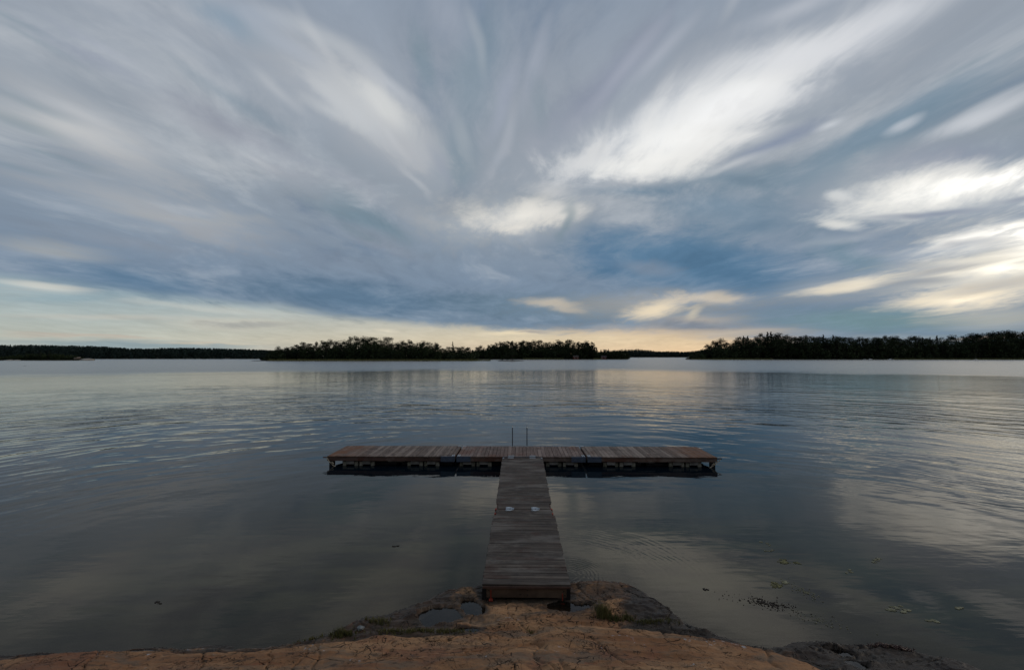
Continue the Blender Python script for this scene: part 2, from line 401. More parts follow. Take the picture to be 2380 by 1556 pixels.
def wood(name, c1, c2, c3, grain=(1, 1, 1), rust=None, rr_=(0.50, 0.66), tw=0.45, groove=0.0, spec=0.25, rough=0.75):
    """weathered timber; grain = noise scale along x, y, z of the part"""
    m, t, o = new_mat(name)
    co = obj_co(t); ti = attr(t, 'tint')
    off = t.comb(t.math('MULTIPLY', ti, 37.0), t.math('MULTIPLY', ti, 91.0), t.math('MULTIPLY', ti, 13.0))
    v = t.vmath('ADD', t.mapping(co, scale=grain), off)
    g1 = t.noise(v, 1.0, 6, 0.65); g2 = t.noise(t.vmath('SCALE', v, 0.22), 1.0, 3, 0.5)
    g3 = t.noise(t.vmath('SCALE', co, 1.0), 1.3, 4, 0.6)
    c = t.mix(t.rng(g1, 0.36, 0.66), c1, c2)
    c = t.mix(t.rng(t.math('ADD', t.math('MULTIPLY', t.math('SUBTRACT', ti, 0.5), tw), t.math('MULTIPLY', g2, 0.9)), 0.30, 0.80), c, c3)
    if rust is not None:
        sel = t.rng(t.math('ADD', g3, t.math('MULTIPLY', t.math('SUBTRACT', ti, 0.5), 0.15)), rr_[0], rr_[1])
        c = t.mix(t.math('MULTIPLY', sel, 0.75), c, rust)
    st_ = t.noise(t.mapping(co, loc=(11, 4, 2)), 1.6, 5, 0.65)
    c = t.mix(t.rng(st_, 0.52, 0.68, 0, 0.55), c, [q*0.45 for q in c1])
    c = t.mix(t.rng(t.noise(t.mapping(co, loc=(1, 14, 2)), 2.4, 5, 0.7), 0.55, 0.72, 0, 0.45), c, [min(q*1.35, 0.4) for q in c3])
    sp = t.noise(v, 3.0, 3, 0.7)
    c = t.mix(t.rng(sp, 0.60, 0.78, 0, 0.5), c, (0.004, 0.0035, 0.003))
    c = t.mix(t.rng(t.noise(co, 60.0, 2, 0.5), 0.70, 0.80, 0, 0.45), c, (0.22, 0.21, 0.19))
    h = t.math('MULTIPLY', g1, 0.003)
    if groove:      # grooved decking: fine ridges along each plank, drawn as dark lines, stronger in places
        yy = t.math('ADD', t.sep(co)[1], t.math('MULTIPLY', t.noise(co, 1.2, 2, .5), 0.004))
        gr = t.rng(t.math('SINE', t.math('MULTIPLY', yy, 2*math.pi/groove)), 0.35, -0.7)
        gn_ = t.rng(t.noise(t.mapping(co, scale=(1.5, 14, 1)), 1.0, 4, .6), 0.35, 0.65, 0.15, 0.85)
        c = t.mix(t.math('MULTIPLY', gr, gn_), c, (0.010, 0.008, 0.006)); h = t.math('SUBTRACT', h, t.math('MULTIPLY', gr, 0.002))
        wn_ = t.rng(t.noise(t.mapping(co, loc=(3, 8, 0), scale=(0.9, 2.5, 1)), 1.0, 5, .65), 0.48, 0.66, 0, 0.55)
        c = t.mix(wn_, c, (0.17, 0.15, 0.13))
    principled(t, o, c, rough, h, spec)
    return m
DECKW = wood('weathered_deck_wood', (0.070,0.050,0.040), (0.150,0.108,0.084), (0.225,0.175,0.143), grain=(24, 2.4, 24), rust=(0.09,0.045,0.028), rr_=(0.60, 0.74))
WALKW = wood('dark_walkway_wood', (0.028,0.021,0.017), (0.085,0.064,0.050), (0.135,0.108,0.086), grain=(2.2, 60, 60), rust=(0.060,0.028,0.019), tw=0.32, groove=0.0257)
BEAMW = wood('red_brown_beam_wood', (0.060,0.034,0.026), (0.115,0.065,0.048), (0.16,0.12,0.095), grain=(2.2, 22, 22), rust=(0.085,0.030,0.017))
ENDW = wood('pale_brown_end_board', (0.05,0.034,0.022), (0.11,0.074,0.048), (0.15,0.10,0.064), grain=(2.0, 20, 20), rust=(0.05,0.032,0.022))
FLOATW = wood('grey_float_board', (0.12,0.115,0.10), (0.22,0.205,0.185), (0.28,0.265,0.24), grain=(3, 14, 14))
FLOATB = wood('stained_foam_block', (0.09,0.085,0.06), (0.18,0.17,0.13), (0.24,0.225,0.18), grain=(14, 14, 8))
def plain(name, c, rough=0.6, metal=0.0, spec=0.4, vary=0.35, sc=8.0):
    m, t, o = new_mat(name)
    n = t.noise(obj_co(t), sc, 5, 0.6)
    cc = t.mix(t.rng(n, 0.3, 0.7), [v*(1-vary) for v in c], [v*(1+vary) for v in c])
    principled(t, o, cc, rough, t.math('MULTIPLY', n, 0.004), spec, metal)
    return m
STEEL = plain('galvanised_steel', (0.34,0.37,0.40), 0.42, 0.75, 0.5, 0.25, 30)
DULLST = plain('dull_grey_steel', (0.17,0.18,0.19), 0.6, 0.4, 0.4, 0.35, 30)
BLUESTEEL = plain('blue_grey_painted_steel', (0.060,0.080,0.115), 0.45, 0.3, 0.5, 0.25, 14)
BLACKPL = plain('black_float_plastic', (0.008,0.008,0.009), 0.7)
BLACKW = plain('black_wet_timber', (0.010,0.009,0.009), 0.5)
DARKMET = plain('dark_ladder_steel', (0.05,0.06,0.08), 0.35, 0.6)
REDRUST = plain('rusty_red_steel', (0.24,0.035,0.018), 0.7, 0.1, 0.3, 0.4, 25)
ROPE = plain('pale_rope', (0.40,0.34,0.25), 0.9, 0, 0.1, 0.4, 40)
WHITE = plain('white_paint', (0.62,0.62,0.60), 0.5, 0, 0.4, 0.1, 3)
REDPAINT = plain('falun_red_paint', (0.13,0.018,0.010), 0.8, 0, 0.2, 0.2, 3)
ROOFM = plain('dark_roof_tile', (0.04,0.03,0.028), 0.8)
GLASS = plain('dark_window_glass', (0.02,0.025,0.03), 0.1)

# ------------------------------------------------------------------ rock shore, with the lake bed continuing under water
def zline(pts, z):
    w_ = [at_z(x, y, z) for x, y in pts]
    return np.array([p.x for p in w_]), np.array([p.y for p in w_])
SH = [(-60,1522),(60,1521),(160,1512),(270,1506),(370,1500),(460,1505),(540,1500),(600,1502),(650,1496),(700,1492),(760,1480),(800,1456),(840,1437),(900,1425),(960,1405),(1010,1386),(1060,1369),(1120,1362),(1180,1358),(1325,1354),(1400,1353),(1450,1357),(1485,1373),(1500,1388),(1540,1413),(1590,1447),(1592,1462),(1680,1480),(1730,1494),(1780,1507),(1800,1501),(1850,1494),(1900,1490),(1960,1494),(2050,1504),(2130,1519),(2200,1539),(2270,1560),(2440,1600)]
LD = [(-60,1519),(60,1518),(160,1509),(270,1503),(370,1497),(460,1502),(540,1497),(600,1499),(650,1494),(700,1492),(760,1486),(830,1478),(920,1470),(1000,1469),(1100,1463),(1210,1456),(1235,1466),(1260,1451),(1400,1452),(1500,1459),(1580,1463),(1680,1480),(1730,1492),(1780,1506),(1850,1531),(1900,1552),(1960,1575),(2040,1600)]
shx, shy = zline(SH, 0.0); ldx, ldy = zline(LD, 0.30)
o_ = np.argsort(shx); shx, shy = shx[o_], shy[o_]; o_ = np.argsort(ldx); ldx, ldy = ldx[o_], ldy[o_]
PUD = []     # puddles in hollows of the rock: centre, half sizes, turn, level
def pud(x, y, rx, ry, rot, z):
    c = at_z(x, y, z); e = at_z(x + rx, y, z); f = at_z(x, y - ry, z)
    PUD.append((c.x, c.y, abs(e.x - c.x), abs(f.y - c.y), rot, z))
pud(1030,1434,56,20,0.10,0.085); pud(1098,1416,22,24,0.5,0.087); pud(1318,1412,56,13,-0.08,0.095)
pud(1085,1463,26,6,0.0,0.12)
pud(1945,1516,30,7,-0.25,0.075); pud(1990,1545,22,9,-0.5,0.11); pud(330,1514,26,6,0.05,0.12);
def ground(X, Y, detail=True, marks=None):
    ws = 0.10*(fbm(X*1.7, Y*1.7, 4, 3) - 0.5) + 0.05*(fbm(X*7, Y*7, 3, 5) - 0.5)
    s = np.interp(X, shx, shy) - Y + ws*1.2
    l = np.interp(X, ldx, ldy) - Y + ws*0.9
    shelf = 0.135*sstep(0.0, 0.30, s) + 0.02*np.clip(s, 0, 3)
    under = np.where(s < 0, -0.22*np.abs(s)**1.15 - 0.02*sstep(0, .2, -s), 0)
    h = shelf + under
    lc = np.clip(l, 0, None)
    led = 0.17*sstep(-0.02, 0.22, l) + 0.16*lc + 0.030*lc**2
    h = h + led*sstep(-0.05, 0.15, s)
    h = h - 0.075*np.exp(-((l + 0.06)/0.07)**2)*sstep(0.05, 0.3, s)          # an earth-filled joint runs along the foot of the ledge
    brk_ = 0.05*(fbm(X*1.3 + Y*0.5, Y*4.5, 4, 151, ridge=True) - 0.6)
    h = h + brk_*sstep(0, .25, s)
    a = X*0.9 + Y*0.25
    h = h + 0.075*(fbm(a*0.9, Y*2.2, 4, 21) - 0.5)*sstep(0, .3, s)
    lowm = sstep(0.25, -0.05, l)*sstep(-0.1, 0.15, s)
    q = fbm(X*2.1 + 3, Y*3.6, 4, 31)
    h = h + lowm*(0.11*(np.floor(q*7)/7 + 0.35*(q*7 - np.floor(q*7))/7 - 0.5))
    h = h + 0.016*(fbm(X*3, Y*8, 3, 41, ridge=True) - 0.5)*sstep(-0.2, .3, s)
    if detail:
        h = h + 0.005*(fbm(X*12, Y*22, 4, 51) - 0.5)
        # cracks running away from the water and along the layers
        cx_ = X*1.1 + 0.35*fbm(X*2, Y*2, 3, 61) + Y*0.35
        cr = np.abs(fbm(cx_*1.3, Y*0.55, 3, 71) - 0.5)
        cr2 = np.abs(fbm(X*0.8 + 5, Y*3.4 + 0.6*fbm(X*2, Y*2, 3, 81), 3, 91) - 0.5)
        h = h - 0.035*np.exp(-(cr/0.007)**2)*sstep(0, .2, s) - 0.030*np.exp(-(cr2/0.006)**2)*sstep(0, .2, s)*sstep(0.45, 0.6, fbm(X*0.9, Y*0.9, 2, 95))
    for (px, py, rx, ry, rot, z) in PUD:
        u = (X - px)*math.cos(rot) + (Y - py)*math.sin(rot); v = -(X - px)*math.sin(rot) + (Y - py)*math.cos(rot)
        rr = np.sqrt((u/rx)**2 + (v/ry)**2) + 1.1*(fbm(X*4, Y*5, 4, 101) - 0.5)
        rim = sstep(2.1, 1.15, rr); h = np.where(rr < 2.1, h*(1-rim) + np.maximum(h, z + 0.012)*rim, h)
        if marks is not None: marks.append(sstep(2.0, 1.1, rr + 0.3*(fbm(X*9, Y*9, 3, 103) - 0.5)))
        bowl = sstep(1.12, 0.85, rr); h = h*(1-bowl) + np.minimum(h, z - 0.035)*bowl
    # the ledge the walkway is set on stays low
    gn = 0.35*(fbm(X*2, Y*2, 3, 131) - 0.5); gw = sstep(1.05, 0.6, np.abs(X - 0.24) + gn)*sstep(7.35, 7.75, Y + gn)
    h = np.where(gw > 0, h*(1-gw) + np.minimum(h, 0.06 + 0.4*(h-0.06))*gw, h)
    return np.maximum(h, -2.6)
def graded(lo, a, b, hi, fine, growth=1.25):
    mid = list(np.arange(a, b + 1e-6, fine)); left = []; st = fine; x = a
    while x > lo: st *= growth; x -= st; left.append(max(x, lo))
    right = []; st = fine; x = mid[-1]
    while x < hi: st *= growth; x += st; right.append(min(x, hi))
    return np.array(left[::-1] + mid + right)
def grid(xs, ys):
    X, Y = np.meshgrid(xs, ys); nx, ny = len(xs), len(ys)
    i = np.arange(nx*ny).reshape(ny, nx)
    f = np.stack([i[:-1, :-1], i[:-1, 1:], i[1:, 1:], i[1:, :-1]], -1).reshape(-1, 4)
    return X, Y, f
gx = graded(-26, -6.6, 7.0, 26, 0.017); gy = graded(-8, 4.9, 9.0, 22, 0.016)
GX, GY, gf = grid(gx, gy)
marks = []
GZ = ground(GX, GY, marks=marks)
s_m = np.interp(GX, shx, shy) - GY; l_m = np.interp(GX, ldx, ldy) - GY
wetn = fbm(GX*2.3, GY*3.1, 4, 111)
# damp black band: height above the water and closeness to the shore, wider on the low shelves
wet_dark = np.clip(sstep(0.16, 0.03, GZ - 0.16*(wetn - 0.5)), 0, 1)*sstep(0.55, 0.15, s_m + 0.6*(wetn-0.5))
wet_dark = np.maximum(wet_dark, sstep(1.5, 2.0, GX - 0.12*(GY-7.0) + 0.8*(wetn-.5))*sstep(0.12, -0.08, l_m)*sstep(6.1, 6.5, GY))
wet_dark = np.maximum(wet_dark, sstep(3.4, 3.9, GX)*sstep(0.10, -0.06, l_m))
wet_dark = np.maximum(wet_dark, sstep(-0.75, -1.05, GX + 0.3*(wetn-.5))*sstep(-2.6, -2.3, GX)*sstep(0.05, -0.05, l_m)*0.9)
wet_dark = np.maximum(wet_dark, sstep(1.0, 0.7, np.abs(GX - 0.24) + 0.5*(wetn-.5))*sstep(7.35, 7.7, GY + 0.5*(wetn-.5)))  # dark patch painted under the walkway's near end
ws_ = 0.10*(fbm(GX*1.7, GY*1.7, 4, 3) - 0.5) + 0.05*(fbm(GX*7, GY*7, 3, 5) - 0.5)
lw = l_m + ws_*0.9; sw_ = s_m + ws_*1.2
soil_shade = np.exp(-((lw + 0.05)/0.085)**2)*sstep(0.0, 0.12, sw_)*sstep(0.25, 0.42, fbm(GX*1.5, GY*3, 3, 171))  # dark earth, with the crevice's shade put into its colour
wet_dark = np.maximum(wet_dark, sstep(0.16, 0.05, sw_ + 0.25*(wetn - 0.5))*0.95)
tan = np.exp(-((GX - 0.30 - 0.5*(wetn-.5))/0.62)**4)          # the dry tongue of tan rock in front of the walkway
wet_dark = wet_dark*(1 - 0.85*tan*sstep(7.55, 7.3, GY))
wet_dark = np.maximum(wet_dark, 0.75*sstep(0.12, 0.0, lw + 0.1*(wetn-.5))*(1-tan)*sstep(0.40, 0.52, fbm(GX*1.3, GY*2.4, 3, 181)))
lip = sstep(0.42, 0.10, sw_ + 0.9*(fbm(GX*2.2, GY*6, 4, 191) - 0.5))*sstep(-0.6, -1.0, GX)*sstep(0.50, 0.60, fbm(GX*1.6, GY*7, 4, 193) + 0.25*sstep(0.2, 0.0, sw_))  # dark of the undercut lip painted as black blotches
wet_dark = np.maximum(wet_dark, lip)
wet_dark = np.maximum(wet_dark, 0.85*np.max(marks, axis=0))
me = mesh_np('rock_shore', np.stack([GX, GY, GZ], -1).reshape(-1, 3), gf, smooth=True, attrs={'wet_dark': wet_dark, 'soil_shade': soil_shade})
m, t, o = new_mat('bedrock')
P = pos(t); wt = attr(t, 'wet_dark')
z_ = t.sep(P)[2]
warp_ = t.vmath('ADD', P, t.vmath('SCALE', t.noise(P, 1.5, 4, 0.6, color=True), 0.5))
band = t.noise(t.mapping(warp_, rot=(0, 0, 0.12), scale=(0.55, 2.3, 1.5)), 1.0, 6, 0.6)
band2 = t.noise(t.mapping(warp_, loc=(9, 2, 0), rot=(0, 0, 0.12), scale=(0.8, 2.8, 1.5)), 1.3, 6, 0.65)
grit = t.noise(P, 55, 4, 0.7); mid = t.noise(P, 9, 5, 0.65)
so_ = attr(t, 'soil_shade')
c = t.mix(t.rng(band, 0.36, 0.62), (0.235,0.108,0.048), (0.36,0.195,0.095))
c = t.mix(t.rng(band2, 0.50, 0.64, 0, 0.7), c, (0.15,0.112,0.080))
c = t.mix(t.rng(t.noise(t.mapping(P, loc=(4, 4, 4)), 1.1, 5, 0.65), 0.52, 0.66, 0, 0.75), c, (0.21,0.090,0.050))
c = t.mix(t.rng(mid, 0.40, 0.75, 0.0, 0.40), c, (0.14,0.10,0.066))
c = t.mix(t.rng(grit, 0.36, 0.66, -0.2, 0.32, False), c, (0.04,0.03,0.022))
c = t.mix(t.rng(grit, 0.62, 0.80, 0.0, 0.4), c, (0.50,0.40,0.28))
lich = t.math('MULTIPLY', t.rng(t.noise(P, 2.2, 2, 0.5), 0.60, 0.66), t.rng(t.noise(P, 14, 4, 0.6), 0.60, 0.66))
c = t.mix(t.math('MULTIPLY', lich, 0.8), c, (0.40,0.41,0.43))
cw = t.vmath('ADD', t.mapping(P, scale=(1.0, 1.0, 0.3)), t.vmath('SCALE', t.noise(P, 2.0, 3, 0.6, color=True), 0.45))
v1 = t.voro(t.mapping(cw, scale=(1.0, 1.7, 1)), 1.6); v2 = t.voro(t.mapping(cw, rot=(0, 0, 0.3), scale=(1.5, 2.4, 1)), 4.6)
msk2 = t.rng(t.noise(P, 0.75, 3, 0.6), 0.50, 0.60)
brk = t.rng(t.noise(P, 8.0, 3, 0.7), 0.50, 0.55)
k1 = t.math('MULTIPLY', t.rng(v1, 0.014, 0.003), t.rng(t.noise(P, 1.6, 4, .7), 0.50, 0.56))
k2 = t.math('MULTIPLY', t.math('MULTIPLY', t.rng(v2, 0.032, 0.006), msk2), brk)
v3 = t.voro(t.mapping(cw, loc=(3, 1, 0), rot=(0, 0, -0.25), scale=(3.2, 1.3, 1)), 1.5)
k3 = t.math('MULTIPLY', t.rng(v3, 0.011, 0.003), t.rng(t.noise(t.mapping(P, loc=(2, 7, 0)), 1.8, 4, .7), 0.50, 0.56))
v4 = t.voro(t.mapping(cw, rot=(0, 0, 0.15), scale=(1.2, 2.6, 1)), 11.0)
k4 = t.math('MULTIPLY', t.math('MULTIPLY', t.rng(v4, 0.075, 0.015), t.rng(t.noise(t.mapping(P, loc=(5, 5, 0)), 1.4, 3, .6), 0.46, 0.54)), t.rng(t.noise(P, 9.0, 3, .7), 0.52, 0.60))
crk = t.math('MAXIMUM', t.math('MAXIMUM', k1, k2), t.math('MAXIMUM', k3, k4))
c = t.mix(t.math('MULTIPLY', crk, 0.92), c, (0.010,0.008,0.006))  # cracks darkened in albedo, since soft light hardly shades them
wc = t.mix(t.rng(band2, 0.4, 0.6), (0.008,0.007,0.006), (0.026,0.021,0.016))
wc = t.mix(t.rng(mid, 0.5, 0.7), wc, (0.042,0.037,0.030))
c = t.mix(t.math('MULTIPLY', so_, 0.95), c, t.mix(t.rng(grit, 0.4, 0.6), (0.012,0.009,0.006), (0.035,0.028,0.014)))
st2 = t.noise(t.mapping(warp_, rot=(0, 0, 0.14), loc=(1, 5, 0), scale=(0.35, 4.2, 2)), 1.6, 7, 0.62)
c = t.mix(t.rng(st2, 0.40, 0.30, 0, 0.75), c, (0.20,0.072,0.038))
c = t.mix(t.rng(st2, 0.58, 0.68, 0, 0.6), c, (0.38,0.225,0.12))
str_ = t.noise(t.mapping(warp_, rot=(0, 0, 0.1), scale=(0.8, 6.0, 2)), 2.2, 6, 0.65)
c = t.mix(t.rng(str_, 0.54, 0.68, 0, 0.75), c, (0.055,0.038,0.028))
wmask = t.math('MULTIPLY', wt, t.rng(t.math('ADD', mid, t.math('MULTIPLY', wt, 0.5)), 0.55, 0.85))
c = t.mix(t.math('MULTIPLY', wmask, 0.93), c, wc)
c = t.mix(t.rng(z_, -0.02, -0.25, 0, 0.85), c, (0.050,0.052,0.024))     # algae on the stone under the water
hh = t.math('ADD', t.math('MULTIPLY', mid, 0.010), t.math('MULTIPLY', grit, 0.0035))
hh = t.math('SUBTRACT', hh, t.math('MULTIPLY', crk, 0.03))
c = t.vmath('SCALE', c, 0.92)
principled(t, o, c, t.rng(wmask, 0.2, 0.9, 0.9, 0.5), hh, 0.2)
me.materials.append(m)
tag(link('ground', me), kind='structure')
# thin water lying in the hollows
m, t, o = new_mat('puddle_water')
pw = t.n.new('ShaderNodeBsdfGlossy'); pw.inputs['Roughness'].default_value = 0.02; pw.inputs['Color'].default_value = (1, 1, 1, 1)
tr = t.n.new('ShaderNodeBsdfTransparent'); tr.inputs[0].default_value = (0.62, 0.60, 0.55, 1)
fr = t.n.new('ShaderNodeFresnel'); fr.inputs[0].default_value = 1.33
bp = t.n.new('ShaderNodeBump'); bp.inputs['Distance'].default_value = 0.002; bp.inputs['Strength'].default_value = 0.5; t.l.new(t.noise(pos(t), 9, 2, .5), bp.inputs['Height'])
t.l.new(bp.outputs[0], pw.inputs['Normal']); t.l.new(bp.outputs[0], fr.inputs['Normal'])
mx = t.n.new('ShaderNodeMixShader'); t.l.new(fr.outputs[0], mx.inputs[0]); t.l.new(tr.outputs[0], mx.inputs[1]); t.l.new(pw.outputs[0], mx.inputs[2]); t.l.new(mx.outputs[0], o.inputs[0])
PUDW = m
for (px, py, rx, ry, rot, z) in PUD:
    vs = [(0, 0, 0)] + [(1.5*rx*math.cos(a)*math.cos(rot) - 1.5*ry*math.sin(a)*math.sin(rot), 1.5*rx*math.cos(a)*math.sin(rot) + 1.5*ry*math.sin(a)*math.cos(rot), 0) for a in np.linspace(0, 2*math.pi, 40, endpoint=False)]
    pm = mesh_np('puddle', vs, [(0, 1 + k, 1 + (k + 1) % 40) for k in range(40)], [PUDW])
    tag(link('puddle', pm, loc=(px, py, z)), kind='structure')

# ------------------------------------------------------------------ lake
wx = graded(-7000, -9, 9, 7000, 0.12, 1.22); wy = graded(-300, 3.5, 12, 9000, 0.10, 1.22)
WX, WY, wf = grid(wx, wy)
nz_ = (np.abs(WX) < 25) & (WY < 21) & (WY > -7)
dep = np.where(nz_, -ground(WX, WY, False), 2.6)
me = mesh_np('lake_water', np.stack([WX, WY, np.zeros_like(WX)], -1).reshape(-1, 3), wf, smooth=True, attrs={'depth': np.clip(dep, 0, 2.6)})
m, t, o = new_mat('lake_water')
P = pos(t); px_, py_, _ = t.sep(P)
r_ = t.math('SQRT', t.math('ADD', t.math('MULTIPLY', px_, px_), t.math('MULTIPLY', py_, py_)))
th_ = t.math('ARCTAN2', px_, py_)
def polar(kth, kr, o1=0.0):
    return t.comb(t.math('MULTIPLY', th_, kth), t.math('MULTIPLY', r_, kr), o1)
bend = t.noise(t.comb(t.math('MULTIPLY', px_, 0.05), t.math('MULTIPLY', py_, 0.05), 0), 1.0, 2, 0.5)
rb = t.math('ADD', r_, t.math('MULTIPLY', bend, 9.0))
def waves(kth, lam, det, seed):
    return t.noise(t.comb(t.math('MULTIPLY', th_, kth), t.math('DIVIDE', rb, lam), seed), 1.0, det, 0.5)
patch = t.rng(t.noise(t.comb(t.math('MULTIPLY', px_, 0.035), t.math('MULTIPLY', py_, 0.05), 4.0), 1.0, 3, 0.55), 0.36, 0.64, 0.35, 1.0)
w1 = t.math('MULTIPLY', waves(7.0, 1.5, 2, 1.0), t.math('MULTIPLY', t.math('SUBTRACT', t.rng(r_, 12, 27, 0.0010, 0.140), t.rng(r_, 40, 90, 0.0, 0.110)), patch))
w2 = t.math('MULTIPLY', waves(34.0, 0.26, 2, 5.0), t.math('SUBTRACT', t.rng(r_, 16, 40, 0.0004, 0.010), t.rng(r_, 50, 100, 0.0, 0.005)))
w3 = t.math('MULTIPLY', t.noise(t.comb(t.math('MULTIPLY', px_, 0.45), t.math('MULTIPLY', py_, 0.9), 2.0), 1.0, 3, 0.55), t.rng(r_, 12, 40, 0.008, 0.018))
w4 = t.math('MULTIPLY', t.noise(t.mapping(P, rot=(0, 0, -0.35), scale=(0.9, 5.0, 1)), 1.0, 3, 0.55), 0.0016)
hgt = t.math('ADD', t.math('ADD', w1, w2), t.math('ADD', w3, w4))
# rings spreading from the side of the walkway
def rings(cx, cy, lam, r0, r1, amp, a0, a1):
    global hgt
    ddx = t.math('SUBTRACT', px_, cx); ddy = t.math('SUBTRACT', py_, cy)
    rr = t.math('SQRT', t.math('ADD', t.math('MULTIPLY', ddx, ddx), t.math('MULTIPLY', ddy, ddy)))
    sw = t.math('SINE', t.math('MULTIPLY', t.math('ADD', rr, t.math('MULTIPLY', t.noise(P, 1.1, 3, 0.6), 0.35)), 2*math.pi/lam))
    env = t.math('MULTIPLY', t.rng(rr, r0, r0 + 0.25), t.rng(rr, r1, r1 - 0.5*(r1 - r0)))
    an = t.math('ARCTAN2', ddy, ddx)
    env = t.math('MULTIPLY', env, t.math('MULTIPLY', t.rng(an, a0, a0 + 0.4), t.rng(an, a1, a1 - 0.4)))
    nn = t.rng(t.noise(t.comb(t.math('MULTIPLY', an, 1.6), t.math('MULTIPLY', rr, 2.5), 7), 1.0, 2, .5), 0.38, 0.62)
    hgt = t.math('ADD', hgt, t.math('MULTIPLY', sw, t.math('MULTIPLY', t.math('MULTIPLY', env, nn), amp)))
rc = at_z(1318, 1335)
rings(rc.x, rc.y, 0.075, 0.05, 0.95, 0.0008, -1.4, 2.0)
rings(rc.x, rc.y, 0.13, 1.4, 3.0, 0.0005, -0.5, 2.1)
bp = t.n.new('ShaderNodeBump'); bp.inputs['Distance'].default_value = 1.0; bp.inputs['Strength'].default_value = 1.0
t.l.new(hgt, bp.inputs['Height'])
fr = t.n.new('ShaderNodeFresnel'); fr.inputs[0].default_value = 1.333; t.l.new(bp.outputs[0], fr.inputs['Normal'])
gl = t.n.new('ShaderNodeBsdfGlossy'); t.l.new(bp.outputs[0], gl.inputs['Normal'])
far = t.math('ADD', r_, t.math('MULTIPLY', t.math('SUBTRACT', bend, 0.5), 60))
t.put(gl.inputs['Roughness'], t.math('ADD', t.rng(r_, 25, 110, 0.0, 0.10), t.rng(far, 120, 165, 0.0, 0.16)))
t.put(gl.inputs['Color'], t.mix(t.rng(r_, 9, 30), (0.92, 0.87, 0.79), (0.97, 0.95, 0.91)))  # gloss colour dims and warms the reflections close to the shore
df = t.n.new('ShaderNodeBsdfDiffuse')
bedn = t.noise(t.mapping(P, rot=(0, 0, -0.4), scale=(0.35, 1.0, 1)), 1.3, 5, 0.6)
t.l.new(t.mix(t.rng(r_, 9, 16), t.mix(t.rng(bedn, 0.38, 0.62), (0.004,0.005,0.0035), (0.030,0.029,0.014)), (0.002,0.006,0.010)), df.inputs[0])
tr = t.n.new('ShaderNodeBsdfTransparent'); tr.inputs[0].default_value = (0.55, 0.58, 0.44, 1)
mur = t.n.new('ShaderNodeMixShader'); dp = attr(t, 'depth')
t.put(mur.inputs[0], t.math('SUBTRACT', 1.0, t.math('POWER', 2.718, t.math('MULTIPLY', dp, -5.5))))
t.l.new(tr.outputs[0], mur.inputs[1]); t.l.new(df.outputs[0], mur.inputs[2])
mx = t.n.new('ShaderNodeMixShader'); t.put(mx.inputs[0], t.math('MULTIPLY', fr.outputs[0], t.rng(far, 110, 165, 1.0, 0.70))); t.l.new(mur.outputs[0], mx.inputs[1]); t.l.new(gl.outputs[0], mx.inputs[2])
t.l.new(mx.outputs[0], o.inputs[0])
me.materials.append(m)
tag(link('water', me), kind='structure')
m, t, o = new_mat('lake_bed_mud'); principled(t, o, t.mix(t.noise(pos(t), 0.3, 4, .6), (0.03,0.032,0.018), (0.06,0.055,0.03)), 0.9)
tag(link('lake_bed', mesh_np('lake_bed', [(-7000,-300,-2.7),(7000,-300,-2.7),(7000,9000,-2.7),(-7000,9000,-2.7)], [(0,1,2,3)], [m])), kind='structure')

